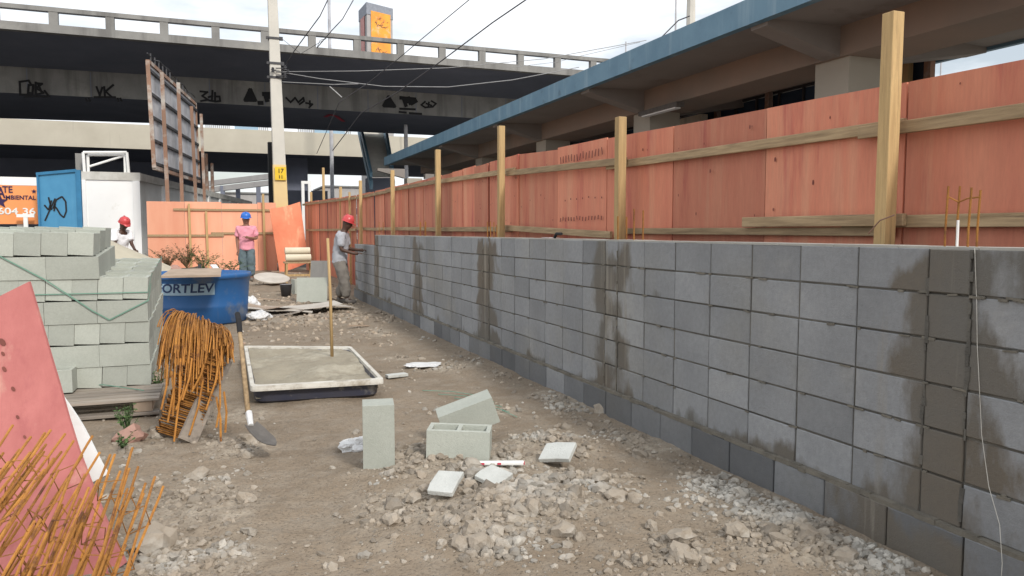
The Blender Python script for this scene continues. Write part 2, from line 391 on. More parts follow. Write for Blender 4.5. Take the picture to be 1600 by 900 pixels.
def zone(x, y):
    s_ = 0; h_ = 0
    for zx, zy, rx, ry, st, h in ZONES:
        q = ((x - zx) / rx) ** 2 + ((y - zy) / ry) ** 2
        if q < 9:
            e = math.exp(-q); s_ = max(s_, st * e); h_ = max(h_, h * e)
    return s_, h_
def gz(x, y):
    z = 0
    if -12 < x < 3.2 and 0 < y < 30:
        s_, h_ = zone(x, y)
        z = .035 * noise.noise(Vector((x * .7, y * .7, 0))) + .016 * noise.noise(Vector((x * 3, y * 3, 3))) + h_ \
            + (.3 + s_) * .02 * noise.noise(Vector((x * 11, y * 11, 7))) + s_ * .012 * noise.noise(Vector((x * 30, y * 30, 1)))
        z *= sstep(3.2, 2.6, x) * .6 + .4 if x > 2.6 else 1
    return z + .2 * sstep(16, 24, y)
def axis(dense, a, b, lo, hi, g=1.12):
    xs = [a]; 
    while xs[-1] < b: xs.append(xs[-1] + dense)
    d = dense; x = a; L_ = []
    while x > lo: d *= g; x -= d; L_.append(x)
    d = dense; x = xs[-1]; H_ = []
    while x < hi: d *= g; x += d; H_.append(x)
    return L_[::-1] + xs + H_
gx = axis(.03, -3.2, 3.0, -900, 900, 1.16); gy = axis(.03, 2.6, 8.5, -60, 1500, 1.035)
g = MB(); P = [[Vector((x, y, gz(x, y))) for x in gx] for y in gy]; g.grid(P)
go = g.build('ground', M['ground'], smooth=True); tag(go, kind='structure')
pa = go.data.attributes.new('pale', 'FLOAT', 'POINT'); pa.data.foreach_set('value', [zone(p.x, p.y)[0] if (-12 < p.x < 4 and p.y < 30) else .3 for row in P for p in row])

# rubble : nobody could count it
rb = MB(); rg = random.Random(3); cnt = 0; tries = 0
OCC = []
while cnt < 8000 and tries < 400000:
    tries += 1
    py = rg.uniform(430, 925); px = rg.uniform(150, 1560)
    if rg.random() > ((py - 380) / 520) ** .7 * .9 + .15: continue
    p = at(px, py, Z=0)
    if p.x > 2.86 or p.y > 17 or p.y < 2: continue
    s_, _h = zone(p.x, p.y)
    if rg.random() > (s_ ** 2.2) * (.4 if px < 460 else .85) + .035 + (.25 if p.x > 2.55 else 0): continue
    if py > 560 and 395 + (py - 560) * .02 < px < 575 - (py - 640) * .05 and rg.random() < .8: continue
    if noise.noise(Vector((p.x * 1.6, p.y * 1.6, 5))) < -.12 and rg.random() < .7: continue
    r = .006 + .022 * rg.random() ** 2.2
    if rg.random() < .035 * (s_ + .2) + (.07 if 600 < px < 960 and py > 700 and s_ > .4 else 0): r = max(r, .016) * 1.9
    r *= min(1.5, .8 + p.y / 25)
    rb.tint = rg.random()
    rb.rock((p.x, p.y, gz(p.x, p.y) + r * .06), r, rg, 1 if (r > .025 and p.y < 6) else 0); cnt += 1
tag(rb.build('rubble', M['stone']), 'broken concrete rubble and gravel strewn over the dirt', 'rubble', kind='stuff')
db = MB(); rg = random.Random(31)
for k in range(1500):
    p = at(rg.uniform(375, 620), rg.uniform(428, 540), Z=0)
    if p.x > 2.8 or p.y > 24 or (p.y < 12 and rg.random() < .6): continue
    r = rg.uniform(.015, .06) * (1.0 if p.y > 12 else .6); db.tint = rg.random(); db.rock((p.x, p.y, gz(p.x, p.y)), r, rg, 0)
tag(db.build('debris', M['earthclod']), 'loose earth clods and broken mortar in the middle distance', 'debris', kind='stuff')
# larger lumps one can tell apart
LUMPS = [(978, 487, .0), ]
def lump(px, py, r, label, m='stone', seed=0, flat=1):
    p = at(px, py, Z=0); q = MB(); rr = random.Random(seed or int(px * 7 + py)); q.tint = .75
    z = gz(p.x, p.y)
    q.rock((0, 0, r * .3), r, rr, 1)
    o = q.build('rubble_lump', M[m]); o.location = (p.x, p.y, z); tag(o, label, 'rubble lump', 'larger rubble lumps'); return o
for px, py, r, lb, m in [
    (645, 794, .05, 'yellowish round stone in front of the leftmost white block offcut', 'stone'),
    (738, 848, .055, 'largest stone of the small heap at the bottom of the photo', 'stone'),
    (722, 862, .05, 'stone at the left of the small heap near the bottom edge', 'stone'),
    (750, 862, .055, 'stone at the right of the small heap near the bottom edge', 'stone'),
    (832, 822, .06, 'tan angular stone in the middle of the front rubble', 'stone'),
    (612, 822, .04, 'flat stone between the dirt path and the front rubble', 'stone'),
    (965, 790, .055, 'rounded stone lying between path and wall, left of a pair', 'stone'),
    (992, 792, .045, 'flat broken stone lying right of the rounded one before the wall', 'stone'),
    (1018, 834, .04, 'small lone stone on the dark dirt', 'stone'),
    (1062, 857, .07, 'pale lump of concrete on the dark dirt near the wall', 'stone'),
    (1062, 882, .05, 'round stone just in front of the pale concrete lump', 'stone'),
    (1150, 850, .05, 'broken stone at the left of the rubble beside the wall', 'stone'),
    (1590 - 270, 880, .05, 'grey lump in the rubble close to the wall foot', 'stone'),
    (204, 693, .11, 'pink broken brick piece beside the pallet', 'brick'),
    (246, 687, .06, 'tan round stone right of the pink brick piece', 'stone'),
    (938, 645, .06, 'pale lump at the foot of the wall beside the second pilaster', 'stone'),
    (310, 750, .055, 'pale stone lying alone on the left rubble strip', 'stone'),
    (386, 787, .05, 'angular stone at the right of the left rubble strip', 'stone'),
    (238, 865, .1, 'large flat grey lump beside the rebar cages', 'stone'),
    (480, 612, .05, 'small lump under the front edge of the mortar trough', 'stone'),
    (860, 695, .05, 'tan stone in the rubble right of the pair of blocks', 'stone'),
    (880, 845, .07, 'broken concrete piece at the right of the front rubble', 'stone')]:
    lump(px, py, r, lb, m)

# ------------------------------------------------------------------ the block wall
WX = 2.945; WT = .19
wall = thing('block_wall', 'long grey concrete block wall with damp pilasters running along the right side', 'wall', (WX, 9, 0))
def block_face(mb, wets, y0, y1, z0, z1, x0, wet, rg, dep=.06, tt=None):
    g_ = .0045 + rg.uniform(-.001, .0012); j = rg.uniform(-.004, .004)
    mb.tint = min(1, max(0, rg.gauss(.55, .085))) if tt is None else tt
    a = (x0 + j, y0 + g_, z0 + g_); b = (x0 + dep, y1 - g_, z1 - g_)
    # subdivided front so that the damp attribute can vary over it
    n0 = len(mb.v)
    bv = .004; x = a[0]
    vs = [(x + bv, a[1], a[2]), (x + bv, b[1], a[2]), (x + bv, b[1], b[2]), (x + bv, a[1], b[2]),
          (x, a[1] + bv, a[2] + bv), (x, b[1] - bv, a[2] + bv), (x, b[1] - bv, b[2] - bv), (x, a[1] + bv, b[2] - bv),
          (b[0], a[1], a[2]), (b[0], b[1], a[2]), (b[0], b[1], b[2]), (b[0], a[1], b[2])]
    fs = [(4, 7, 6, 5), (0, 4, 5, 1), (1, 5, 6, 2), (2, 6, 7, 3), (3, 7, 4, 0), (0, 1, 9, 8), (1, 2, 10, 9), (2, 3, 11, 10), (3, 0, 8, 11)]
    mb.add(vs, fs)
    kb = rg.choice((0, 0, .12, .25)); kt = rg.choice((0, 0, 0, -.2)); wets += [wet(y0, z0) + kb, wet(y1, z0) + kb * rg.random(), wet(y1, z1) + kt, wet(y0, z1) + kt * rg.random()] * 3
rg = random.Random(11)
pil = [.2, 3.41, 6.41, 9.42, 12.62, 15.85, 18.4]       # starts of the pilasters (s')
PW = .205
TOPZ = 1.41; FZ = .21
def add_wet(o, wets):
    at_ = o.data.attributes.new('wet', 'FLOAT', 'POINT'); at_.data.foreach_set('value', wets)
def wet_fn(spil):
    def f(y, z):
        s = y + TT * WX; v = .1
        for q in spil:
            d = 0 if q <= s <= q + PW else min(abs(s - q), abs(s - q - PW))
            v = max(v, .66 * math.exp(-(d / .09) ** 2)) if s > 6 else max(v, .62 * math.exp(-(d / .12) ** 2))
        if s < 4.2: v = max(v, .48 * sstep(.7, .3, z) * sstep(4.0, 3.7, s))
        if s < 3.4: v = max(v, .36)
        if z < FZ + .02: v = max(v, .33)
        return v
    return f
wf = wet_fn(pil)
for k in range(len(pil) - 1):
    s0 = pil[k] + PW; s1 = pil[k + 1]; top = 6 if k < 5 else 5
    n = round((s1 - s0) / .4); mb = MB(); wets = []
    for c in range(top):
        z0 = FZ + .2 * c
        for i in range(n):
            a = s0 + (s1 - s0) * i / n; b = s0 + (s1 - s0) * (i + 1) / n
            block_face(mb, wets, sy(a, WX), sy(b, WX), z0, z0 + .2, WX, wf, rg)
    add_wet(mb.build('wall_panel', M['wall'], wall), wets)
    bk = MB(); bk.span((WX + .006, sy(s0, WX) + .001, FZ), (WX + WT, sy(s1, WX) - .001, FZ + .2 * top - .006))
    bk.build('mortar_bed', M['joint'], wall)
for k in range(0, len(pil) - 1):
    mb = MB(); wets = []; top = 6
    for c in range(top):
        rg2 = random.Random(k * 10 + c)
        block_face(mb, wets, sy(pil[k], WX), sy(pil[k] + PW, WX), FZ + .2 * c, FZ + .2 * c + .2, WX - .004, lambda y, z: (.62 if z > 1.0 else .72) if k < 2 else .6, rg2, .1)
    o = mb.build('pilaster', M['wall'], wall); add_wet(o, wets)
    q = MB(); q.span((WX + .01, sy(pil[k], WX) + .002, FZ), (WX + WT - .004, sy(pil[k] + PW, WX) - .002, TOPZ - .004)); q.build('pilaster_core', M['joint'], wall)
    # smeared mortar down the edge of the pilaster
    sm = MB(); rr = random.Random(50 + k)
    for e in range(2):
        yy = sy(pil[k] + (PW if e else 0), WX); pts = []
        z = FZ
        while z < TOPZ - .02:
            dz = rr.uniform(.02, .07); ww = rr.uniform(.003, .012)
            sm.tint = rr.random()
            if rr.random() < .6: sm.box((WX - .003, yy + rr.uniform(-.004, .004), z + dz / 2), (.006, ww * 2, dz * 1.02), (rr.uniform(-.12, .12), 0, 0))
            z += dz
    sm.build('mortar_smear', M['mortarline'] if k > 1 else M['joint'], wall)
mb = MB(); wets = []; s = .2; 
while s < 18.4:
    e = min(18.4, s + .395 + rg.uniform(-.01, .01))
    block_face(mb, wets, sy(s, WX), sy(e, WX), -.06, FZ - .012, WX - .03, lambda y, z, w=(.15 if s > 3.9 else .62): w, rg, .12, tt=rg.choice((.02, .08, .15, .2, .25, .3, .6))); s = e
o = mb.build('footing_course', M['wall'], wall); add_wet(o, wets)
mb = MB(); rr = random.Random(5); y = sy(.2, WX)
while y < sy(18.4, WX):
    d = rr.uniform(.05, .14); mb.tint = rr.random()
    mb.box((WX + .02, y + d / 2, FZ - .004 + rr.uniform(-.003, .003)), (.096 + rr.uniform(0, .012), d * 1.01, .02 + rr.uniform(0, .008)), (0, rr.uniform(-.1, .1), 0)); y += d
mb.build('footing_mortar', M['mortarline'], wall)
# lumps of mortar squeezed from the joints
mb = MB(); rr = random.Random(77)
for i in range(190):
    s = 3.0 + rr.random() ** 1.6 * 13; c = rr.randint(1, 6 if s < 15 else 5); y = sy(s, WX)
    if rr.random() < .45:
        k = max([q for q in pil if q <= s] or [.2]); nb = k + PW; i_ = round((s - nb) / .4); y = sy(nb + i_ * .4, WX)
    mb.tint = rr.random(); mb.box((WX + .0005 - rr.uniform(0, .004), y + rr.uniform(-.03, .03), FZ + .2 * c + rr.uniform(-.006, .004) if c < 6 else FZ + 1.0), (.009, rr.uniform(.015, .07), rr.uniform(.006, .013)), (rr.uniform(-.1, .1), rr.uniform(-.1, .1), rr.uniform(-.03, .03)))
mb.build('mortar_droppings', M['mortarline'], wall)
# cap line
mb = MB(); y = sy(.2, WX)
while y < sy(16.0, WX):
    d = .398; mb.tint = rr.random(); mb.span((WX + .001, y + .002, TOPZ - .006), (WX + WT, y + d - .002, TOPZ + .004 + rr.uniform(0, .003))); y += d
mb.build('top_bed', mat('cap_mortar', (.45, .44, .4), (.33, .32, .29), 6), wall)
# starter bars
for px, pyt in [(1480, 291), (1498, 291), (1516, 293), (1530, 297)]:
    p = at(px, pyt, X=WX + (.05 if px in (1480, 1516) else .12)); q = MB(); q.tint = .3
    q.tube([(p.x, p.y, 1.2), (p.x, p.y, 1.5), (p.x + .003, p.y - .004, p.z)], .005, 6); q.build('starter_bar', M['rust'], wall)
q = MB(); z = at(1498, 312, X=WX + .1).z
pp = [at(a, b, X=WX + c) for a, b, c in ((1480, 307, .05), (1498, 316, .12), (1512, 310, .12), (1530, 308, .12))]
q.tube(pp, .0035, 5); q.build('starter_stirrup', M['rust'], wall)
for s_, hs in ((6.5, .26), (9.5, .2), (9.6, .2), (12.7, .25), (12.75, .3), (6.25, .26), (15.9, .3)):
    q = MB(); q.tint = .2; y = sy(s_, WX)
    for dx in (.05, .13): q.tube([(WX + dx, y, 1.2), (WX + dx, y + .005, 1.41 + hs * rg.uniform(.7, 1))], .006, 5)
    q.build('starter_bar', M['rust'], wall)
q = MB(); p = at(1497, 345, X=WX + .07); q.tube([(p.x, p.y, 1.39), (p.x, p.y, 1.53)], .0055, 8); q.build('plastic_tube', M['white'], wall)
# loose string hanging over the wall
st = MB(); st.tube([at(a, b, X=WX - .006 - c) for a, b, c in ((1523, 388, -.0), (1526, 470, .0), (1527, 540, 0), (1530, 600, .004), (1534, 680, .01), (1545, 760, .02), (1562, 820, .03), (1566, 880, .045), (1563, 930, .05))], .0014, 5)
tag(st.build('string', M['rim'], loc=at(1566, 890, X=WX - .03)), 'thin pale string hanging down the block wall at the right edge', 'string')
# small tool on top of wall
p = at(866, 371, X=WX + .06); t = thing('trowel', 'small trowel lying on top of the block wall', 'trowel', (p.x, p.y, TOPZ + .008))
q = MB(); q.prism([(p.x - .05, p.y, TOPZ + .01), (p.x + .05, p.y - .02, TOPZ + .01), (p.x, p.y + .3, TOPZ + .012)], (0, 0, .003)); q.build('blade', M['bag'], t)
q = MB(); q.tube([(p.x, p.y - .01, TOPZ + .015), (p.x, p.y - .05, TOPZ + .05), (p.x, p.y - .16, TOPZ + .05)], .014, 8); q.build('handle', M['black'], t)

# ------------------------------------------------------------------ pink plywood fence behind the wall
FX = 3.42
fence = thing('plywood_fence', 'long pink plywood hoarding with timber posts behind the block wall', 'fence', (FX, 12, 0))
def top_h(s):
    pts = [(0, .72), (3.7, .769), (5.47, .81), (6.57, .835), (7.61, .86), (8.75, .875), (9.9, .93), (12, .91), (16, .90), (21, .93), (30, 1.0)]
    for (a, u), (b, v) in zip(pts, pts[1:]):
        if a <= s <= b: return CAMZ + u + (v - u) * (s - a) / (b - a)
    return CAMZ + 1
def fpos(s):      # fence line in plan
    if s <= 20.8: return Vector((FX, sy(s, FX), 0))
    a = Vector((FX, sy(20.8, FX), 0)); b = Vector((2.86, sy(27.8, 2.86), 0)); return a + (b - a) * (s - 20.8) / 7
rr = random.Random(21); edges = [-.03 + 1.1 * i for i in range(0, 25)]
edges = [e for e in [4.37 - 1.1 * 3 + 1.1 * i for i in range(0, 9)]]
while edges[-1] < 27.5: edges.append(edges[-1] + rr.uniform(.5, .62))
for i, (a, b) in enumerate(zip(edges, edges[1:])):
    pa_, pb = fpos(a + .006), fpos(b - .006); pb.z = 0
    off = rr.uniform(-.008, .008); dz = rr.uniform(-.012, .012) if a > 7 else 0
    za, zb = top_h(a) + dz, top_h(b) + dz
    n = 8; rows = []; fr = []; bkk = []
    q = MB(); q.tint = rr.random()
    warp = rr.uniform(-.012, .012)
    for k in range(n + 1):
        u = k / n; base = pa_ + (pb - pa_) * u; xo = off + warp * math.sin(u * math.pi) + (i % 2) * (.004 if a < 9 else .016)
        fr.append([Vector((base.x + xo, base.y, .0 + zz * (za + (zb - za) * u))) for zz in (0, .25, .5, .75, 1)])
    q.grid(fr); q.grid([[p + Vector((.012, 0, 0)) for p in r_][::-1] for r_ in fr])
    for k in range(n):
        q.add([fr[k][4], fr[k+1][4], fr[k+1][4] + Vector((.012, 0, 0)), fr[k][4] + Vector((.012, 0, 0))], [(0, 1, 2, 3)])
    for k in (0, n):
        for j in range(4): q.add([fr[k][j], fr[k][j+1], fr[k][j+1] + Vector((.012, 0, 0)), fr[k][j] + Vector((.012, 0, 0))], [(0, 1, 2, 3)])
    pn = q.build('plywood_panel', M['ply'], fence)
    bt = MB(); e0 = fpos(b); bt.box((e0.x + off + .032, e0.y, (min(za, zb) - .03) / 2), (.025, .07, min(za, zb) - .03)); bt.build('batten', M['batten'], fence)
    # knots in vertical bands
    kn = MB(); cnt = rr.randint(3, 9) if a < 12 else 2
    if 7.5 < a < 8.3: cnt = 0
    for _ in range(cnt):
        s_ = rr.uniform(a + .06, b - .06); z = CAMZ + rr.choice([.7, .67, .45, .3, .12, .38]) + rr.uniform(-.03, .03); r_ = rr.uniform(.004, .011)
        c = fpos(s_); kn.add([(c.x - .0135, c.y + r_ * math.cos(t_) * .8, z + r_ * 1.6 * math.sin(t_)) for t_ in [j * math.pi / 4 for j in range(8)]], [tuple(range(8))])
    if 7.5 < a < 8.3:
        for row, (z0, hh) in enumerate(((CAMZ + .745, .035), (CAMZ + .33, .008), (CAMZ + .13, .02))):
            for j in range(15 if row != 1 else 7):
                y = sy(a + .07 + j * (.98 if row != 1 else 2.0) / 15, FX); z = z0 + rr.uniform(-.01, .01)
                kn.box((FX - .0135, y, z), (.002, .014, hh * 2), (rr.uniform(-.3, .3), 0, 0))
    if kn.v: kn.build('knot_marks', M['knot'], fence)
_fk = [0]
def frail(s0, s1, h0, h1, dx=0, w=.065, th=.03):
    _fk[0] += 1; dx += .033 * (_fk[0] % 2)
    q = MB(); q.tint = rr.random(); n = max(1, int((s1 - s0) / 2.5))
    a = fpos(s0) + Vector((-.033 - dx, 0, CAMZ + h0)); b = fpos(s1) + Vector((-.033 - dx, 0, CAMZ + h1)); q.bar(a, b, th, w); q.build('rail', M['rail'], fence, bevel=.004)
frail(.8, 4.62, .50, .545); frail(4.35, 7.6, .56, .60); frail(7.2, 10.1, .615, .71); frail(9.9, 13.2, .735, .80); frail(13.1, 17, .80, .84); frail(16.9, 20.8, .83, .85); frail(20.8, 27.6, .85, .9)
frail(.8, 4.75, .05, .055); frail(4.3, 5.6, .062, .064); frail(4.4, 7.4, .0, .005, dx=.002, w=.05); frail(7.45, 10.2, -.03, .05); frail(10.0, 14, .03, .04); frail(14, 18, .05, .06); frail(18, 20.8, .05, .08); frail(20.8, 27, .05, .05)

for px, pyt, rad in [(1396, 20, .074), (970, 183, .075), (783, 197, .075), (684, 234, .075), (613, 266, .07), (563, 262 + 20, .07), (532, 292, .07), (505, 262, .07), (486, 300, .07), (546, 300, .05)]:
    X = 3.255 if px > 600 else 3.3
    if px <= 563: X = {563: 3.3, 546: 3.3, 532: 3.28, 505: 3.2, 486: 3.0}[px]
    p = at(px, pyt, X=X); q = MB(); q.tint = rr.random()
    lean = -.03 if px in (1396,) else rr.uniform(-.015, .015)
    q.bar((X, p.y - lean * 1.2 * .4, 0), (X, p.y, p.z), rad, rad); q.build('post', M['wood'], fence, bevel=.004)
for px, pyt in ((1396, 345),):
    q = MB(); a = at(1357, 365, X=3.2); b = at(1398, 336, X=3.2); q.tube([a, (a + b) / 2 + Vector((-.012, 0, .02)), b], .004, 5); q.build('tie_wire', M['rust2'], fence)

# ------------------------------------------------------------------ back fence, salmon plywood
BY = 26.5
bf = thing('plywood_fence', 'salmon plywood hoarding standing across the far end of the site', 'fence', (0, BY, .18))
xl = at(230, 360, Y=BY).x; xr = at(432, 360, Y=BY).x; zt = at(300, 316, Y=BY).z
x = xl; i = 0
while x < xr:
    e = min(xr, x + 1.1); q = MB(); q.tint = rr.random(); q.span((x + .004, BY + (i % 2) * .006, .1), (e - .004, BY + .014 + (i % 2) * .006, zt + rr.uniform(-.03, .02))); q.build('plywood_panel', M['plyb'], bf); x = e; i += 1
for (a, b, z) in ((at(271, 327, Y=BY).x, xr, at(300, 327.5, Y=BY).z), (xl, at(350, 368, Y=BY).x, at(300, 368, Y=BY).z), (at(330, 368, Y=BY).x, xr, at(300, 366, Y=BY).z + .03)):
    q = MB(); q.span((a, BY - .045, z - .035), (b, BY - .006, z + .035)); q.build('rail', M['rail'], bf)
for px, pyt in ((295, 318), (411, 303), (322, 330)):
    p = at(px, pyt, Y=BY - .09); q = MB(); q.bar((p.x + .02, p.y, .1), p, .07 if px != 322 else .03, .07); q.build('post', M['wood'], bf, bevel=.004)
# leaning loose sheet at the corner
def sheet(name, corners, th, m, n=8, bend=None, parent=None, loc=None):
    tl, tr, br, bl = [Vector(c) for c in corners]; nrm = (tr - tl).cross(bl - tl).normalized(); P = []
    for i in range(n + 1):
        u = i / n; row = []
        for j in range(n + 1):
            v = j / n; p = (tl * (1 - u) + tr * u) * (1 - v) + (bl * (1 - u) + br * u) * v
            if bend: p = p + nrm * bend(u, v)
            row.append(p)
        P.append(row)
    q = MB(); q.grid(P); q.grid([[p + nrm * th for p in r_] for r_ in P][::-1])
    for e in ([r_[0] for r_ in P], [r_[-1] for r_ in P], P[0], P[-1]): q.grid([e, [p + nrm * th for p in e]])
    return q.build(name, m, parent, loc, smooth=False)
D1 = 25.3
o = sheet('plywood_sheet', (at(421, 326, Y=D1), at(469, 315, Y=D1 + .4), at(482, 410, Y=D1 - .3), at(437, 426, Y=D1 - .8)), .015, mat('weathered_orange_ply', (.74, .27, .15), (.62, .19, .1), 1.5, bump=.1, streak=((.78, .4, .24), 5, .55, .7), c3=(.5, .14, .09), s3=1.4, t3=.6), loc=at(450, 425, Y=D1), bend=lambda u, v: .12 * math.sin(u * 3.1))
tag(o, 'loose orange plywood sheet leaning at the corner between both hoardings', 'plywood sheet')

# ------------------------------------------------------------------ elevated road
KY = 1.35
DX0, DX1 = -70, 60
EY = 27.5 * KY; z_rt, z_rb, z_ct, z_cb = [at(335, y_, Y=EY).z for y_ in (34.5, 41, 60, 72)]; z_gb = at(335, 161, Y=32.0 * KY).z
GY = 32.0 * KY; GY2 = 38.6 * KY
via = thing('elevated_road', 'long grey concrete viaduct with open railing and graffiti crossing overhead', 'viaduct', (0, 46, 0))
q = MB(); q.span((DX0, EY, z_cb), (DX1, EY + .35, z_ct)); q.build('kerb_beam', M['conc'], via)
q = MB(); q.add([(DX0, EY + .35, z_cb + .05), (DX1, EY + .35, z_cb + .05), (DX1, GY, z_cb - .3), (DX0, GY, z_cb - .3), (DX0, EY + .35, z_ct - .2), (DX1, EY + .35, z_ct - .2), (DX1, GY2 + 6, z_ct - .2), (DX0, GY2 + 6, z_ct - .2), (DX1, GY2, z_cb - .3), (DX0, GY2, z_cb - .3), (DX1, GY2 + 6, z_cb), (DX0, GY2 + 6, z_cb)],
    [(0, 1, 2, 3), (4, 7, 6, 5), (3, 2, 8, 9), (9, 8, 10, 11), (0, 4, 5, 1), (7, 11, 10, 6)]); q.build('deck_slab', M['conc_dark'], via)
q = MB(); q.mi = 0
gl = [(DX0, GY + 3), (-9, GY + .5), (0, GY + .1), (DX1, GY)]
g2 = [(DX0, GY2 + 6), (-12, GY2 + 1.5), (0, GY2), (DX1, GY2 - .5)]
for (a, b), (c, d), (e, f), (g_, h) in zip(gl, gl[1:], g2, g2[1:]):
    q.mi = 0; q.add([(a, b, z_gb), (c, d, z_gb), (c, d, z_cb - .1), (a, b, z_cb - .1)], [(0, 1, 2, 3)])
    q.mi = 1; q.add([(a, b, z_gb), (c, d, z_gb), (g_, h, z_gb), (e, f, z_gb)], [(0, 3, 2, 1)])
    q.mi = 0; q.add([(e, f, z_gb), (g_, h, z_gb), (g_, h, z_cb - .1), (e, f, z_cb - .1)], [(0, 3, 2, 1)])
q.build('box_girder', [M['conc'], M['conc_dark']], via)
q = MB(); q.span((DX0, EY, z_rb), (DX1, EY + .3, z_rt)); q.build('top_rail', M['conc'], via)
p0 = at(83, 30, Y=EY).x; dxp = (at(928, 90, Y=EY).x - p0) / 12
for i in range(-5, 24):
    x = p0 + dxp * i; q = MB(); q.span((x - .17, EY + .02, z_ct), (x + .17, EY + .28, z_rb)); q.build('railing_post', M['conc'], via)
pier_pos = []
for px, Yp, wd, dp in ((-140, 47, 1.9, 2.5), (880, 46, 1.8, 2.0)):
    p = at(px, 300, Y=Yp); q = MB(); q.span((p.x - wd / 2, Yp, -.2), (p.x + wd / 2, Yp + dp, z_gb)); q.build('pier', M['conc'], via)

for k in range(-22, 20):
    x = k * 2.75; yy = GY + .1
    for (a, b), (c, d) in zip(gl, gl[1:]):
        if a <= x <= c: yy = b + (d - b) * (x - a) / (c - a)
    q = MB(); q.span((x - .02, yy - .012, z_gb + .02), (x + .02, yy + .05, z_cb - .35)); q.build('formwork_joint', M['conc_dark'], via)
# graffiti on the girder face, flat painted strokes
def strokes(parent, name, m, origin, ux, uz, lines, wdt, off=(0, -.012, 0)):
    q = MB(); ux = Vector(ux); uz = Vector(uz); O = Vector(origin) + Vector(off)
    nrm = ux.cross(uz).normalized() * (.003)
    for k, ln in enumerate(lines):
        pts = [O + ux * a + uz * b for a, b in ln]
        for a, b in zip(pts, pts[1:]):
            d = (b - a)
            if d.length < 1e-6: continue
            s_ = d.normalized().cross(nrm.normalized()) * wdt / 2; e = d.normalized() * wdt * .4
            q.prism([a - e - s_, b + e - s_, b + e + s_, a - e + s_], -nrm * (1 + k * .2))
    return q.build(name, m, parent)
def gface(px, py):
    p = at(px, py, Y=GY)
    for (a, b), (c, d) in zip(gl, gl[1:]):
        for _ in range(3):
            if a <= p.x <= c: p = at(px, py, Y=b + (d - b) * (p.x - a) / (c - a))
    return p
def pxs(lines): return lines
def graf(lines, wdt=.1, m='black', name='graffiti'):
    q = MB()
    for k, ln in enumerate(lines):
        pts = [gface(a, b) + Vector((0, -.03, 0)) for a, b in ln]
        for a, b in zip(pts, pts[1:]):
            d = b - a
            if d.length < 1e-6: continue
            s_ = Vector((0, 1, 0)).cross(d.normalized()) * wdt / 2; e = d.normalized() * wdt * .4
            q.prism([a - e - s_, b + e - s_, b + e + s_, a - e + s_], Vector((0, -.004 - .001 * (k % 5), 0)))
    q.build(name, M[m], via)
graf([[(31, 128), (32, 148), (50, 148)], [(31, 128), (45, 126), (48, 131)], [(45, 133), (44, 145), (51, 146), (52, 133), (45, 133)], [(56, 129), (56, 148)], [(56, 130), (66, 131), (57, 138), (68, 145), (57, 148)], [(40, 151), (77, 151)], [(60, 132), (66, 146)], [(70, 142), (76, 150)]])
graf([[(151, 136), (156, 149), (160, 137)], [(163, 136), (164, 150)], [(177, 133), (165, 143), (174, 151)], [(148, 152), (180, 152)], [(134, 154), (136, 158)], [(139, 154), (140, 158)], [(184, 154), (185, 158)], [(188, 154), (190, 158)]])
graf([[(313, 143), (324, 144), (316, 150), (325, 156), (314, 158)], [(332, 142), (331, 158)], [(326, 152), (332, 150)], [(327, 157), (333, 158)], [(336, 145), (336, 159), (344, 158), (343, 151), (337, 151)]])
graf([[(391, 141), (384, 156), (398, 156), (391, 141)], [(390, 147), (388, 153), (394, 154)], [(405, 161), (409, 161)], [(412, 147), (425, 147)], [(414, 147), (417, 157)], [(418, 152), (425, 151)]], .22)
graf([[(447, 153), (454, 160), (461, 153), (466, 160), (474, 153), (475, 158), (468, 163)], [(478, 161), (488, 163), (483, 168)], [(484, 158), (484, 164)]])
graf([[(607, 152), (600, 165), (616, 166), (607, 152)], [(606, 157), (604, 163), (611, 164)], [(606, 160), (609, 162)]], .2)
graf([[(626, 153), (648, 155)], [(630, 154), (634, 165)], [(633, 159), (646, 159)], [(638, 153), (641, 162)], [(650, 158), (643, 162)]], .2)
graf([[(664, 159), (658, 164), (664, 168), (676, 167), (681, 162), (674, 158)], [(666, 162), (674, 165)], [(670, 160), (669, 167)]])
graf([[(625, 170), (648, 171)], [(624, 175), (634, 176)], [(640, 177), (658, 178)]], .12)
sq = MB()
a, b, c, d = [at(x_, y_, Z=z_gb - .04) for x_, y_ in ((508, 183), (516, 179), (526, 182), (537, 190))]
for u, v in ((a, b), (b, c), (c, d)): sq.bar(u, v, .22, .01)
sq.build('red_graffiti', M['redstroke'], via)

# lower beige road deck further back
k2 = 1.35; BYY = 49.3 * k2; zb0 = at(335, 237, Y=BYY).z; zb1 = at(335, 200, Y=BYY).z
ldk = thing('lower_road_deck', 'beige concrete road deck seen below the grey viaduct', 'bridge', (0, BYY, 0))
q = MB(); q.span((-75, BYY, zb0), (40, BYY + .5, zb1)); q.build('parapet', M['beige'], ldk)
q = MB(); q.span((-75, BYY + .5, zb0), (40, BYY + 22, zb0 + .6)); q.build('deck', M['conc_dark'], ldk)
q = MB(); rr = random.Random(9)
for px in range(322, 550, 3):
    if 360 < px < 400 or 420 < px < 465: continue
    p = at(px, 199, Y=BYY + .2); q.box((p.x, p.y, zb1 + .2), (.09, .05, .4))
q.span((at(322, 199, Y=BYY).x, BYY + .18, zb1 + .36), (at(550, 199, Y=BYY).x, BYY + .22, zb1 + .42)); q.build('railing', M['wirelt'], ldk)
q = MB(); p = at(385, 200, Y=BYY + .2); q.box((p.x, p.y, zb1 + .2), (1.8, .2, .5)); p = at(515, 202, Y=BYY + .2); q.box((p.x, p.y, zb1 + .25), (2.5, .2, .5)); q.build('traffic_sign_box', M['ltblue'], ldk)
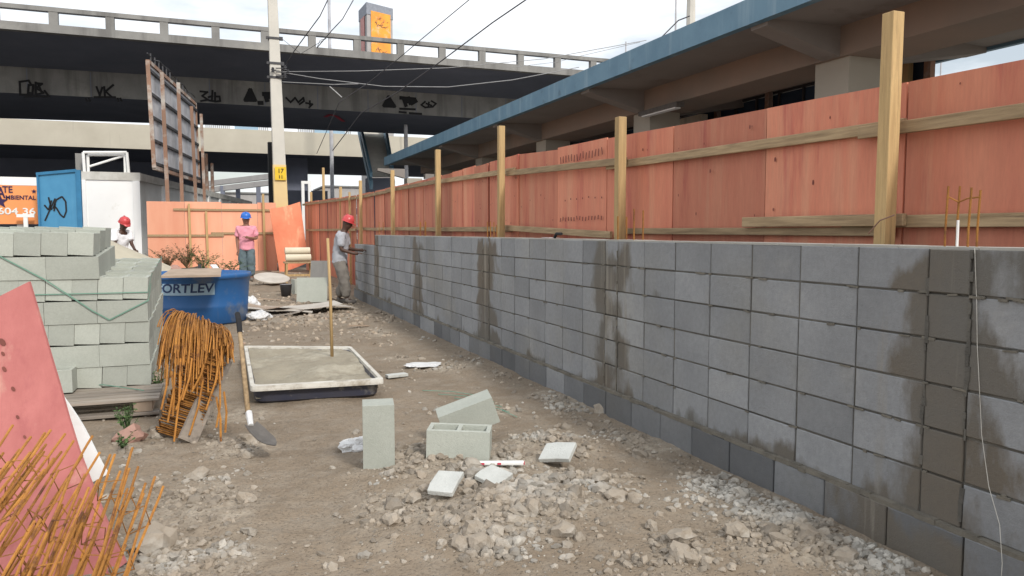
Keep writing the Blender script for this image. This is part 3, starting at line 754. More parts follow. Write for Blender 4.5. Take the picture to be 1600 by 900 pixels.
for px in (463, 700):
    p = at(px, 300, Y=BYY + 3); q = MB(); q.span((p.x - 1.1, BYY + 3, -.2), (p.x + 1.0, BYY + 6, zb0)); q.build('pier', M['conc_dark'], ldk)
# dark retaining wall under the decks on the left
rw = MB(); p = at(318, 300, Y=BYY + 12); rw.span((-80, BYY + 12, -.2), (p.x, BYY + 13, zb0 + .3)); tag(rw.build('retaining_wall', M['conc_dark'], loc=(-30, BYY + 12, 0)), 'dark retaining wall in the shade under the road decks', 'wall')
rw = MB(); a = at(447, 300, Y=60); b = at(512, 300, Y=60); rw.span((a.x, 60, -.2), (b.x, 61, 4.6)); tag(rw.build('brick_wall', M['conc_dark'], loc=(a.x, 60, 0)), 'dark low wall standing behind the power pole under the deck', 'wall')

q = MB(); p = at(427, 300, Y=60); q.span((p.x - .3, 60, -.2), (p.x + .3, 60.6, at(427, 222, Y=60).z)); tag(q.build('dark_post', M['darksteel'], loc=(p.x, 60, 0)), 'dark square post left of the power pole in front of the beige deck', 'post')
# stair tower going up to the lower deck
stt = thing('stairway', 'grey concrete stair flight with blue handrails climbing to the road deck', 'stairs', at(580, 320, Y=52))
tL = at(561, 207, Y=60); tR = at(601, 209, Y=60); bL = at(575, 268, Y=50); bR = at(611, 268, Y=50)
n = 22; q = MB()
for i in range(n):
    u0 = i / n; u1 = (i + 1) / n
    l0 = bL.lerp(tL, u0); l1 = bL.lerp(tL, u1); r0 = bR.lerp(tR, u0); r1 = bR.lerp(tR, u1)
    q.prism([(l0.x, l0.y, l0.z - .35), (r0.x, r0.y, r0.z - .35), (r0.x, r0.y, r1.z), (l0.x, l0.y, l1.z)], (l1.x - l0.x, l1.y - l0.y + .02, 0))
q.build('steps', M['stair'], stt)
q = MB(); q.prism([(bL.x, 50.2, 0), (bR.x, 50.2, 0), (bR.x, 50.2, bR.z - .4), (bL.x, 50.2, bL.z - .4)], (0, .8, 0)); q.build('stair_pier', M['conc_dark'], stt)  # dark concrete copy, so the shadow under the flight is in its colour
for s_, t_ in ((bL, tL), (bR, tR)):
    q = MB(); e = (s_ - t_).normalized(); lo = s_ + e * 3.2
    q.bar(lo + Vector((0, 0, .7)), t_ + Vector((0, 0, 1.1)), .16, .35); q.bar(lo + Vector((.0, 0, .05)), t_ + Vector((0, 0, .15)), .2, .5)
    q.build('handrail', M['bluepaint'], stt)

# ------------------------------------------------------------------ station canopy
can = thing('station_canopy', 'long concrete station canopy with a blue fascia above the pink hoarding', 'canopy', (10, 20, 0))
CX0 = 8.0; CX1 = 13.0; zf = at(1000, 104, X=CX0).z; zt2 = at(1000, 71.5, X=CX0).z
Yn = -6; Yf = at(600, 250, X=CX0).y
q = MB(); q.span((CX0, Yn, zf), (CX0 + .15, Yf, zt2)); q.build('fascia', M['bluepaint'], can)
q = MB(); q.span((CX0 + .15, Yn, zf), (CX0 + 4.2, Yf, zf)); q.v = []; q.f = []; q.t = []; q.m = []
zs = zf + .04
q.add([(CX0 + .15, Yn, zs), (9.6, Yn, zs + .02), (10.5, Yn, zs + .02), (CX1, Yn, zs - .02), (CX0 + .15, Yf, zs), (9.6, Yf, zs + .02), (10.5, Yf, zs + .02), (CX1, Yf, zs - .02),
       (CX0 + .15, Yn, zt2 - .03), (CX1, Yn, zt2 - .03), (CX0 + .15, Yf, zt2 - .03), (CX1, Yf, zt2 - .03)],
      [(0, 4, 5, 1), (1, 5, 6, 2), (2, 6, 7, 3), (8, 9, 11, 10), (0, 1, 2, 3, 9, 8), (4, 10, 11, 7, 6, 5), (3, 7, 11, 9)]); q.build('roof_slab', M['soff'], can)
q = MB(); q.span((CX1, Yn, zf - .04), (CX1 + .12, Yf, zt2)); q.build('fascia', M['bluepaint'], can)
zbm = at(1045, 163, X=9.62).z; print('canopy', zf, zt2, zbm, at(1034, 136, X=9.62).z, at(1600, 59, X=13).z)
q = MB(); q.span((9.62, Yn, zbm), (10.7, Yf - 1, zs + .03)); q.build('long_beam', M['brown'], can)
cols = [at(px, 200, X=9.7).y for px in (1322, 1018, 852, 756)]
cols = [cols[0] + 6.1 * i - .0 for i in range(-3, 6)]
for yc in cols:
    q = MB(); q.span((9.72, yc, 0), (10.55, yc + .75, zbm - .0)); q.build('column', M['col'], can)
    if yc > 0:
        q = MB(); q.prism([(9.62, yc + .1, zbm), (CX0 + .15, yc + .1, zs - .1), (CX0 + .15, yc + .1, zs + .02), (9.62, yc + .1, zs + .03)], (0, .4, 0)); q.build('bracket', M['soff'], can); q = MB()
        q.prism([(10.75, yc + .1, zbm), (CX1, yc + .1, zs - .12), (CX1, yc + .1, zs - .01), (10.75, yc + .1, zs + .02)], (0, .4, 0)); q.build('bracket', M['soff'], can)
p = at(1045, 166, X=9.4); lt = thing('strip_lamp', 'long narrow light fitting fixed beside a canopy column top', 'lamp', (p.x, p.y, p.z))
q = MB(); q.span((p.x, p.y - .3, p.z - .04), (p.x + .2, p.y + 1.3, p.z + .06)); q.build('casing', M['steel'], lt); q = MB(); q.span((p.x + .03, p.y - .2, p.z - .07), (p.x + .17, p.y + 1.2, p.z - .04)); q.build('diffuser', M['white'], lt)
# glazed screen on far side of the platform
gs = thing('glazed_screen', 'dark blue glazed platform screen under the canopy', 'screen', (12.5, 25, 0))
y0 = at(1450, 100, X=12.5).y; zt3 = at(1200, 146, X=12.5).z
q = MB(); y = y0; i = 0
rr = random.Random(31)
while y < 36:
    q.tint = rr.random(); q.span((12.5, y + .03, 0), (12.53, y + .77, zt3 - .08)); y += .8
q.build('glazing', M['glassb'], gs)
q = MB(); y = y0
while y < 36: q.span((12.46, y - .03, 0), (12.56, y + .03, zt3)); y += .8
for z in (zt3 - .04, zt3 - .5, zt3 - .95, 1.0): q.span((12.455, y0, z - .025), (12.565, 36, z + .025))
q.build('mullions', M['darksteel'], gs)
for px in (1450, 1416, 1298, 1201, 1121):
    p = at(px, 150, X=12.35); q = MB(); q.span((12.3, p.y - .07, 0), (12.42, p.y + .07, zt3)); q.build('orange_post', M['rust2'] if px in (1450, 1201, 1121) else M['wood'], gs)
q = MB(); a = at(1095, 200, X=11.5); b = at(1062, 200, X=11.5); q.span((11.5, a.y, 0), (11.7, b.y + 1, zbm + .1)); tag(q.build('notice_board', M['beige'], loc=(11.5, a.y, 0)), 'pale panel standing on the platform behind the second canopy column', 'panel')
# platform slab
q = MB(); q.span((6.8, -8, -.2), (16, 45, .9)); tag(q.build('platform', M['conc'], loc=(8, 10, 0)), kind='structure')

# ------------------------------------------------------------------ posts and lamp posts
def mast(px, pyt, Y, r, label, name='lamp_post', z0=0, m='galv', pyb=None):
    p = at(px, pyt, Y=Y); q = MB(); q.tube([(p.x, p.y, z0), (p.x, p.y, p.z)], [r * 1.2, r * .8], 8); q.lathe([(0, 0), (r * 2.2, 0), (r * 2.2, .08), (0, .08)], 10, (p.x, p.y, z0)); q.v = q.v
    return tag(q.build(name, M[m], loc=(p.x, p.y, z0)), label, name.replace('_', ' '))
mast(513, -60, 62, .14, 'slim grey lamp post behind the viaduct railing left of the tower')
mast(1057, -40, 24, .04, 'thin pole rising behind the blue canopy fascia beside the thick one', 'pole')
mast(1081, -60, 22, .17, 'thick pale concrete pole rising behind the blue canopy fascia', 'pole', m='pole')
mast(978, 65, 24, .03, 'short rod on the roof of the blue canopy', 'rod', z0=zt2 - .02)
mast(1472, 60, 20, .03, 'thin pole against the sky above the pink hoarding at the right', 'pole')
mast(634, 195, 46, .14, 'pale steel post standing under the viaduct by the canopy end', 'post')

# ------------------------------------------------------------------ power pole
pp = at(441, 330, Y=27.05); pb = pp.x
pol = thing('power_pole', 'tall pale concrete power pole with a yellow number plate', 'power pole', (pb, 27.05, .2))
top = at(424, -40, Y=27.05)
q = MB(); a = Vector((pb, 27.05, 0)); b = Vector((top.x, 27.05, top.z))
def sect(c, w_): return [c + Vector((sx_ * w_, sy_ * w_ * .8, 0)) for sx_, sy_ in ((-1, -1), (1, -1), (1, 1), (-1, 1))]
q.add(sect(a, .24) + sect(b, .145), [(0, 1, 5, 4), (1, 2, 6, 5), (2, 3, 7, 6), (3, 0, 4, 7), (4, 5, 6, 7)]); q.build('shaft', M['pole'], pol, bevel=.02)
q = MB(); zy = at(440, 258, Y=27.05).z; f_ = zy / top.z; q.add(sect(a, .248) + sect(a.lerp(b, f_) , .248 + (.153 - .248) * f_), [(0, 1, 5, 4), (1, 2, 6, 5), (2, 3, 7, 6), (3, 0, 4, 7)]); q.build('painted_base', mat('faded_yellow_paint', (.74, .56, .27), (.66, .5, .27), 2), pol, bevel=.015)
for py in (61, 100, 122):
    u = at(430, py, Y=27.05).z; f_ = u / top.z; c = a.lerp(b, f_); w_ = .24 + (.145 - .24) * f_
    q = MB(); q.box((c.x, c.y, u), (w_ * 2.25, w_ * 1.9, .07)); q.box((c.x + w_ * 1.3, c.y - .1, u), (.12, .06, .12)); q.box((c.x - w_ * 1.3, c.y - .1, u), (.1, .06, .08)); q.build('steel_band', M['darksteel'], pol)
q = MB()
for py, dx in ((106, .3), (112, .38), (118, .28), (110, -.1)):
    u = at(430, py, Y=26.8).z; f_ = u / top.z; c = a.lerp(b, f_)
    q.lathe([(.02, -.08), (.06, -.06), (.04, -.02), (.07, 0), (.04, .03), (.05, .07), (.01, .09)], 10, (c.x + dx, 26.75, u)); q.bar((c.x, 26.85, u), (c.x + dx, 26.75, u), .03, .03)
q.build('insulators', M['darksteel'], pol)
c0 = at(438.5, 271, Y=26.8)
q = MB(); q.box((c0.x, 26.82, c0.z), (.36, .02, .44)); sg = q.build('number_plate', M['yellow'], pol)
text('17', .2, M['black'], sg, 'plate_lettering', Matrix.Translation((c0.x, 26.805, c0.z + .02)) @ Matrix.Rotation(R(90), 4, 'X'), .002)
sg.children[0].location = -wloc(pol)
text('11', .16, M['black'], sg, 'plate_lettering', Matrix.Translation((c0.x, 26.805, c0.z - .17)) @ Matrix.Rotation(R(90), 4, 'X'), .002)
sg.children[1].location = -wloc(pol)

# cables : each strung between two real supports or beyond the frame
def cable(pts, r, label, m='wire', sag=0):
    r *= .62
    P3 = [at(a, b, D=d) for a, b, d in pts]; out = []
    for u, v in zip(P3, P3[1:]):
        for k in range(8): out.append(u.lerp(v, k / 8))
    out.append(P3[-1])
    q = MB(); q.tube(out, r, 5)
    tag(q.build('cable', M[m], loc=P3[0]), label, 'cable', 'overhead cables')
cable([(440, 112, 26.4), (560, 111, 25.5), (700, 106, 25), (850, 92, 24), (1010, 63, 23)], .018, 'upper pale cable from the pole to the canopy roof', 'wirelt')
cable([(441, 113, 26.4), (500, 123, 26), (600, 135, 25.5), (700, 136, 25), (800, 125, 24.5), (905, 105, 24)], .02, 'sagging pale cable from the pole passing below the others', 'wirelt')
cable([(441, 128, 26.4), (520, 132, 26), (560, 131, 26)], .02, 'short pale cable tail at the lower pole band', 'wirelt')
cable([(512, 0, 24), (500, 25, 24), (483, 48, 24.5), (458, 82, 25.5), (440, 112, 26.4)], .028, 'thick twisted cable dropping from above left to the pole')
cable([(552, 0, 24), (535, 30, 24), (518, 48, 24.5), (495, 75, 25.5)], .025, 'twisted cable dropping from above beside the lamp post')
cable([(495, 75, 25.5), (500, 63, 25.5), (510, 60, 25.5), (470, 84, 26), (441, 61, 26.4)], .014, 'loose curling cable end near the upper pole band')
cable([(735, -2, 20), (660, 60, 22), (622, 92, 23), (575, 130, 25), (530, 160, 26), (495, 240, 30)], .02, 'dark cable slanting down in front of the viaduct, left one')
cable([(827, -4, 18), (770, 35, 19.5), (690, 95, 22), (620, 145, 24), (565, 176, 26), (520, 235, 30)], .028, 'dark cable slanting down in front of the viaduct, right one')
cable([(800, 105, 26), (870, 97, 25), (905, 88, 24), (1000, 66, 23)], .012, 'thin grey cable looping to the canopy roof', 'wirelt')
cable([(1032, 60, 22), (1060, 32, 21.8), (1078, 25, 21.6)], .03, 'twisted cable tied round the thick pole', 'wire')
cable([(515, 135, 25.5), (524, 143, 25.5), (534, 152, 25.5)], .03, 'short stub of cable hanging below the sagging one', 'wirelt')

# ------------------------------------------------------------------ tower with mural
TY = 100; tl = at(561, 12, Y=TY); tc_ = at(573, 7, Y=TY - 4); tr_ = at(613, 11, Y=TY - 2.5)
tw = thing('tower', 'grey square tower with an orange painted panel above the viaduct', 'tower', (tc_.x, tc_.y, 0))
back = tl + (tr_ - tc_); H = at(590, 8, Y=TY - 4).z
q = MB(); base = [Vector((v.x, v.y, 0)) for v in (tc_, tr_, back, tl)]; q.prism(base, (0, 0, H)); q.build('shaft', M['far'], tw)
q = MB(); cc = sum(base, Vector()) / 4; q.prism([cc + (v - cc) * 1.04 + Vector((0, 0, H - 1.2)) for v in base], (0, 0, 1.4)); q.build('crown', mat('tower_crown', (.3, .32, .36), None, 3, bump=0), tw)
e = (base[1] - base[0]); nn = Vector((e.y, -e.x, 0)).normalized(); A_ = base[0] + e * .14 + nn * .06; Bq = base[0] + e * .9 + nn * .06
zz0 = at(590, 82, Y=TY - 4).z - 3; zz1 = at(590, 17, Y=TY - 4).z
q = MB(); q.prism([A_ + Vector((0, 0, zz0)), Bq + Vector((0, 0, zz0)), Bq + Vector((0, 0, zz1)), A_ + Vector((0, 0, zz1))], nn * .05); q.build('mural_panel', M['orange2'], tw)
q = MB(); e2 = base[3] - base[0]; n2 = Vector((e2.y, -e2.x, 0)).normalized() * -1
u = base[0] + e2 * .25 - Vector((abs(n2.x), 0, 0)) * 0 + n2 * .0
q.prism([base[0] + e2 * .25 + Vector((-.06, -.06, zz0)), base[0] + e2 * .75 + Vector((-.06, -.06, zz0)), base[0] + e2 * .75 + Vector((-.06, -.06, zz1 - .5)), base[0] + e2 * .25 + Vector((-.06, -.06, zz1 - .5))], (-.05, -.05, 0)); q.build('side_panel', mat('pale_red_panel', (.6, .3, .27), None, 2, bump=0), tw)
q = MB(); rr = random.Random(8); ex = (Bq - A_).normalized(); W_ = (Bq - A_).length
for cxx, czz, ww, hh in ((.55, .86, .6, .1), (.5, .78, .45, .06), (.5, .42, .6, .08), (.5, .12, .55, .1)):
    for k in range(9):
        a = A_ + ex * W_ * (cxx + rr.uniform(-.5, .5) * ww) + Vector((0, 0, zz0 + (zz1 - zz0) * (czz + rr.uniform(-.5, .5) * hh))) + nn * .055
        an = rr.uniform(0, 3.1); d = (ex * math.cos(an) + Vector((0, 0, math.sin(an)))) * rr.uniform(.25, .6)
        q.bar(a, a + d, .14, .02)
q.build('mural_strokes', M['brick'], tw)

# ------------------------------------------------------------------ white walled yard, gate, board, frame
ww_ = thing('white_wall', 'limewashed white wall with a mouldy grey cap behind the site', 'wall', (at(215, 300, Y=30).x, 30, 0))
cr_ = at(217, 270, Y=30); Hh = cr_.z; lf = at(126, 270, Y=30)
ang = R(10.8); dirv = Vector((math.sin(ang), math.cos(ang), 0)); far = cr_ + dirv * 26; zfar = Hh
q = MB(); q.span((lf.x, 30, 0), (cr_.x, 30.25, Hh - .28)); q.build('wall_face', M['whitewall'], ww_)
q = MB(); sd_ = Vector((math.cos(ang), -math.sin(ang), 0))
q.prism([(cr_.x - .01, 30.02, 0), (cr_.x - .01 - .25 * sd_.x, 30.26, 0), (cr_.x - .01 - .25 * sd_.x, 30.26, Hh - .28), (cr_.x - .01, 30.02, Hh - .28)], dirv * 26); q.build('wall_face', mat('grey_limewash', (.62, .62, .6), (.5, .5, .48), 1, streak=((.35, .34, .31), 1.5, .55, .6)), ww_)  # side face greyer than the front, with darker run marks
q = MB(); q.span((lf.x - .05, 29.96, Hh - .28), (cr_.x + .04, 30.29, Hh)); q.prism([(cr_.x + .05, 30.0, Hh - .28), (cr_.x - .3, 30.3, Hh - .28), (cr_.x - .3, 30.3, Hh - .01), (cr_.x + .05, 30.0, Hh - .01)], dirv * 26); q.build('cap', M['wallcap'], ww_)
q = MB(); x1 = at(208, 300, Y=29.9).x; x0 = at(134, 300, Y=29.9).x
q.span((x1, 29.92, 0), (cr_.x + .02, 30.0, Hh - .285)); q.span((lf.x, 29.92, 0), (x0, 30.0, Hh - .285)); q.build('pilaster', M['whitewall'], ww_)
for k in range(1, 9):
    c = cr_ + dirv * (k * 2.9) + sd_ * .05; q = MB(); q.prism([(c.x, c.y, 0), (c.x - .1 * sd_.x, c.y - .1 * sd_.y, 0), (c.x - .1 * sd_.x, c.y - .1 * sd_.y, Hh - .29), (c.x, c.y, Hh - .29)], dirv * .35); q.build('pilaster', M['whitewall'], ww_)
# tubular frame standing on the wall
tf = thing('tube_frame', 'white tubular metal frame with one diagonal standing on the white wall', 'metal frame', (at(165, 268, Y=30.1).x, 30.1, Hh))
q = MB()
a = [at(132, 268, Y=30.05), at(130, 238, Y=30.05), at(198, 238, Y=30.05), at(201, 268, Y=30.05)]
a[0].z = a[3].z = Hh; q.tube([a[0], a[1]], .05, 8); q.tube([a[1], a[2]], .045, 8); q.tube([a[2], a[3]], .05, 8); q.build('front_hoop', M['white'], tf)
b = [Vector((at(138, 268, Y=30.2).x, 30.2, Hh)), at(137, 242, Y=30.2), at(195, 242, Y=30.2), Vector((at(196, 268, Y=30.2).x, 30.2, Hh))]
q = MB(); q.tube([b[0], b[1]], .05, 8); q.tube([b[1], b[2]], .045, 8); q.tube([b[2], b[3]], .05, 8); q.build('rear_hoop', M['white'], tf)
q = MB(); q.tube([at(140, 260, Y=30.2), at(195, 243, Y=30.2)], .04, 8); q.build('diagonal_brace', M['white'], tf)
q = MB(); p = at(124, 240, Y=30.6); q.span((p.x - .12, 30.5, 0), (p.x + .15, 30.8, p.z)); tag(q.build('concrete_post', M['conc'], loc=(p.x, 30.6, 0)), 'short grey post behind the left end of the white wall', 'post')
# blue sheet gate
a = at(57, 270, Y=28.6); b = at(119, 264.5, Y=28.3)
gt = thing('metal_gate', 'blue sheet metal gate leaf with a black scrawl', 'gate', (a.x, 28.5, 0))
q = MB(); q.prism([(a.x, 28.6, 0), (b.x, 28.3, 0), (b.x, 28.3, b.z), (a.x, 28.6, a.z)], (0, .06, 0)); q.build('sheet', M['bluesheet'], gt)
q = MB(); q.bar((a.x, 28.57, a.z - .04), (b.x, 28.27, b.z - .04), .06, .09); q.bar((a.x + .03, 28.56, 0), (a.x + .03, 28.56, a.z), .06, .06); q.span((b.x - .02, 28.24, 0), (b.x + .12, 28.44, b.z - .02)); q.build('gate_frame', mat('blue_frame', (.04, .2, .38), None, 3), gt)
def gp(x_, y_): return at(x_, y_, Y=28.42)
q = MB()
for k, ln in enumerate([[(68, 320), (75, 328), (80, 313)], [(75, 308), (80, 328)], [(86, 310), (76, 330), (69, 345)], [(82, 326), (88, 312), (97, 307), (103, 315), (104, 330), (100, 340), (94, 335), (88, 325), (84, 322)], [(86, 318), (84, 330)]]):
    pts = [gp(*v) for v in ln]
    for u, v in zip(pts, pts[1:]): q.bar(Vector((u.x, 28.42, u.z)), v, .01, .05, 0)
sc = q.build('graffiti', M['black'], gt)
for v in sc.data.vertices:
    X = v.co.x + gt.location.x; v.co.y = (28.6 + (28.3 - 28.6) * (X - a.x) / (b.x - a.x)) - .012 - gt.location.y + (v.co.y + gt.location.y - 28.42) * .3
# orange panel with lettering
a = at(-60, 276, Y=29.5); b = at(60, 276, Y=29.5)
br = thing('sign_board', 'orange board with navy AMBIENTAL lettering at the left edge', 'sign', (b.x, 29.5, 0))
z1 = at(0, 289, Y=29.5).z; zt4 = at(0, 276, Y=29.5).z; z0 = at(0, 350, Y=29.5).z
q = MB(); q.span((a.x, 29.5, z0), (b.x, 29.8, z1)); q.build('orange_panel', M['orange'], br)
q = MB(); q.span((a.x, 29.49, z1), (b.x, 29.8, zt4)); q.build('white_band', M['white'], br)
q = MB(); q.span((a.x + .5, 29.6, 0), (a.x + .7, 29.75, z0)); q.span((b.x - .7, 29.6, 0), (b.x - .5, 29.75, z0)); q.build('legs', M['white'], br)
def sgn(t_, px, py, size, m, sx=1, px0=None):
    p = at(px, py, Y=29.485)
    if px0 is not None:
        w0 = p.x - at(px0, py, Y=29.485).x; o = text(t_, size, M[m], br, 'lettering', Matrix.Translation((0, 0, 0)), .004, align='RIGHT'); xs = [v.co.x for v in o.data.vertices]; sx = w0 / (max(xs) - min(xs)); bpy.data.objects.remove(o)
    o = text(t_, size, M[m], br, 'lettering', Matrix.Translation(p - br.location) @ Matrix.Rotation(R(90), 4, 'X'), .004, align='RIGHT', sx=sx); return o
sgn('TE', 20, 301, .3, 'navytext', px0=4); sgn('MBIENTAL', 56, 312, .19, 'navytext', px0=9); sgn('A', 8, 309, .5, 'navytext', px0=-6); sgn('604 36', 56, 335, .3, 'whitetext', px0=-3)
q = MB(); c = at(0, 315, Y=29.48)
for cx_, cz_, r_ in ((c.x, c.z, .24), (at(53, 299, Y=29.48).x, at(53, 299, Y=29.48).z, .08)):
    q.prism([(cx_ + (r_ if k % 2 == 0 else r_ * .42) * math.sin(k * math.pi / 5), 29.48, cz_ + (r_ if k % 2 == 0 else r_ * .42) * math.cos(k * math.pi / 5)) for k in range(10)], (0, .01, 0))
q.build('star_mark', M['navytext'], br)
q = MB(); p = at(40, 338, Y=29.2); q.box((p.x, 29.2, p.z - .2), (.12, .08, .6)); q.box((p.x, 29.2, p.z + .02), (.5, .09, .1)); tag(q.build('white_bracket', M['white'], loc=(p.x, 29.2, 0)), 'small white T shaped bracket in front of the orange board', 'bracket')

# billboard seen from behind
bl = thing('billboard', 'old billboard seen from behind with rusty posts', 'billboard', (-1.6, 27.6, 0))
A_ = at(230.7, 96, Y=27.3); B_ = at(305, 163, Y=36); C_ = at(241, 262, Y=27.3); D_ = at(311, 284, Y=36)
NX = 5; NZ = 4; rr = random.Random(13)
def bp(u, v): return (A_ * (1 - u) + B_ * u) * (1 - v) + (C_ * (1 - u) + D_ * u) * v
nb = Vector((1, -.13, 0)).normalized()
for i in range(NX):
    q = MB()
    for j in range(NZ):
        q.tint = rr.random(); u0, u1, v0, v1 = i / NX, (i + 1) / NX, j / NZ, (j + 1) / NZ
        q.prism([bp(u0, v1), bp(u1, v1), bp(u1, v0), bp(u0, v0)], -nb * .04)
    q.build('sheet_panel', M['galv'], bl)
q = MB()
for v in (.08, .3, .52, .74, .96): q.bar(bp(0, v) + nb * .05, bp(1, v) + nb * .05, .05, .09)
q.build('cross_rail', M['darksteel'], bl)
q = MB()
for v in (0, 1): q.bar(bp(0, v) + nb * .0, bp(1, v), .12, .12)
for u in (0, 1): q.bar(bp(u, 0), bp(u, 1), .12, .12)
q.build('edge_frame', M['rust2'], bl)
q = MB()
for k in range(14):
    u = bp(.05 + k * .07, 0); q.bar(u, u + Vector((0, 0, rr.uniform(.1, .4))), .04, .04)
q.tube([bp(k / 10, 0) + Vector((0, 0, .3 + rr.uniform(-.1, .1))) for k in range(11)], .02, 5)
q.build('top_lugs', M['darksteel'], bl)
for px0, py0, px1, py1, Yp in ((246.7, 113, 256, 312, 28.2), (273, 129, 279, 312, 30.6), (294, 166, 301, 314, 33.2), (309.5, 178, 315, 314, 35.8)):
    t_ = at(px0, py0, Y=Yp); b_ = at(px1, py1, Y=Yp); e = b_ + (b_ - t_) * ((b_.z) / (t_.z - b_.z)); q = MB(); q.bar(e + nb * .12, t_ + nb * .12, .14, .12); q.build('post', M['rust2'], bl)
# posts behind billboard
for px, pyt, lb in ((322, 240, 'thin dark post right of the billboard, shorter one'), (331, 255, 'thin grey post right of the billboard, further one')):
    mast(px, pyt, 44, .1, lb, 'post', m='rust2')

# far buildings seen under the decks
def building(px0, px1, pyt, Y, dep, label, m='far', wins=True):
    a = at(px0, pyt, Y=Y); b = at(px1, pyt, Y=Y); t = thing('building', label, 'building', ((a.x + b.x) / 2, Y, 0))
    q = MB(); q.span((a.x, Y, 0), (b.x, Y + dep, a.z)); q.build('wall', M[m], t)
    q = MB(); q.span((a.x - .3, Y - .3, a.z), (b.x + .3, Y + dep, a.z + .25)); q.build('roof', M['conc'], t)
    if wins:
        n = max(2, int((b.x - a.x) / 3)); 
        for r_ in range(max(1, int(a.z // 3.2))):
            for i in range(n):
                x = a.x + (b.x - a.x) * (i + .5) / n; z = 1.8 + 3.1 * r_
                if z + .8 > a.z: continue
                f = MB(); f.span((x - .65, Y - .06, z - .65), (x + .65, Y - .003, z + .65)); fo = f.build('window', M['white'], t)
                g_ = MB(); g_.span((x - .55, Y - .07, z - .55), (x + .55, Y - .063, z + .55)); go_ = g_.build('pane', M['glassb'], fo, world=False)
                for v in go_.data.vertices: v.co -= t.location
building(508, 570, 292, 130, 14, 'pale low building seen under the deck left of the stairs', 'far')
building(590, 700, 300, 150, 14, 'low grey building seen under the canopy end')
building(350, 425, 302, 140, 14, 'low building beyond the salmon hoarding at the left of the pole')
# distant flyover
fl = thing('distant_flyover', 'pale distant flyover beams seen left of the power pole', 'bridge', (-5, 110, 0))
for z, py in ((0, 284), (1, 294)):
    a = at(300, py + 6, Y=120); b = at(470, py - 14, Y=105); q = MB(); q.bar(a, b, .6, .7); q.build('girder', M['far'], fl)
for px in (348, 372, 404): p = at(px, 300, Y=115); q = MB(); q.span((p.x - .3, 115, 0), (p.x + .3, 115.6, at(px, 290, Y=115).z)); q.build('pier', M['conc_dark'], fl)
# small white gate pillar near pole
q = MB(); p0 = at(471, 287, Y=34); p1 = at(486, 287, Y=34); q.span((p0.x, 34, 0), (p0.x + .12, 34.2, p0.z)); q.span((p1.x - .12, 34, 0), (p1.x, 34.2, p0.z)); q.span((p0.x, 34, p0.z), (p1.x, 34.2, p0.z + .12)); tag(q.build('goal_frame', M['white'], loc=(p0.x, 34, 0)), 'narrow white frame standing behind the hoarding right of the pole', 'frame')

# ------------------------------------------------------------------ blocks
def hollow(mb, L_=.39, W_=.19, H_=.19):      # two cell block, cells open upward, base centre at origin, long axis X
    w_ = .028; x = L_ / 2; y = W_ / 2; d = .17
    cells = [(-x + w_, -w_ / 2), (w_ / 2, x - w_)]
    xs = [-x, cells[0][0], cells[0][1], cells[1][0], cells[1][1], x]; ys = [-y, -y + w_, y - w_, y]
    bv = .003
    V = {}
    vs = []
    def vid(p):
        if p not in V: V[p] = len(vs); vs.append(p)
        return V[p]
    fs = []
    for i in range(5):
        for j in range(3):
            if i in (1, 3) and j == 1:
                a, b, c, e = xs[i], xs[i+1], ys[j], ys[j+1]
                z = H_ - d
                fs.append([vid((a, c, z)), vid((b, c, z)), vid((b, e, z)), vid((a, e, z))])
                for (p, q_) in (((a, c), (b, c)), ((b, c), (b, e)), ((b, e), (a, e)), ((a, e), (a, c))):
                    fs.append([vid((p[0], p[1], z)), vid((p[0], p[1], H_)), vid((q_[0], q_[1], H_)), vid((q_[0], q_[1], z))])
            else: fs.append([vid((xs[i], ys[j], H_)), vid((xs[i+1], ys[j], H_)), vid((xs[i+1], ys[j+1], H_)), vid((xs[i], ys[j+1], H_))])
    fs.append([vid((-x, -y, 0)), vid((-x, y, 0)), vid((x, y, 0)), vid((x, -y, 0))])
    top_front = [vid((a, -y, H_)) for a in xs]; fs.append([vid((-x, -y, 0)), vid((x, -y, 0))] + top_front[::-1])
    top_back = [vid((a, y, H_)) for a in xs]; fs.append([vid((x, y, 0)), vid((-x, y, 0))] + top_back)
    sr = [vid((x, b, H_)) for b in ys]; fs.append([vid((x, -y, 0)), vid((x, y, 0))] + sr[::-1])
    s2 = [vid((-x, b, H_)) for b in ys]; fs.append([vid((-x, y, 0)), vid((-x, -y, 0))] + s2)
    mb.add(vs, fs)
    return mb
protos = []
for k in range(5):
    q = MB(); q.tint = k / 4; hollow(q); me_o = q.build('concrete_block', M['block'], bevel=.002); protos.append(me_o)
used = set()
def block(loc, rot, label, group=None, k=None):
    k = rnd.randrange(5) if k is None else k
    src = protos[k]
    if k in used: o = src.copy(); COL.objects.link(o)
    else: o = src; used.add(k)
    o.location = loc; o.rotation_euler = rot; tag(o, label, 'concrete block')
    if group: o['group'] = group
    elif 'group' in o.keys(): del o['group']
    return o
SX = -.55; SY = 7.33; SZ0 = .13; tilt = R(3.6); PC = .1905
ORD = ['bottom', 'second', 'third', 'fourth', 'fifth', 'sixth', 'topmost']
def stackpos(dx, dy, dz):     # dx to the left of the right corner, dy back, dz up, stack tilts up to the back
    return Vector((SX - dx, SY + dy * math.cos(tilt) - dz * math.sin(tilt), SZ0 + dy * math.sin(tilt) + dz * math.cos(tilt)))
G = 'pale blocks stacked on the pallet'
NTH = ['first', 'second', 'third', 'fourth', 'fifth', 'sixth', 'seventh', 'eighth', 'ninth', 'tenth', 'eleventh', 'twelfth', 'thirteenth', 'fourteenth', 'fifteenth']
ROWN = ['front row', 'second row back', 'third row back', 'fourth row back', 'fifth row back', 'sixth row back', 'seventh row back', 'eighth row back', 'ninth row back', 'tenth row back', 'eleventh row back']
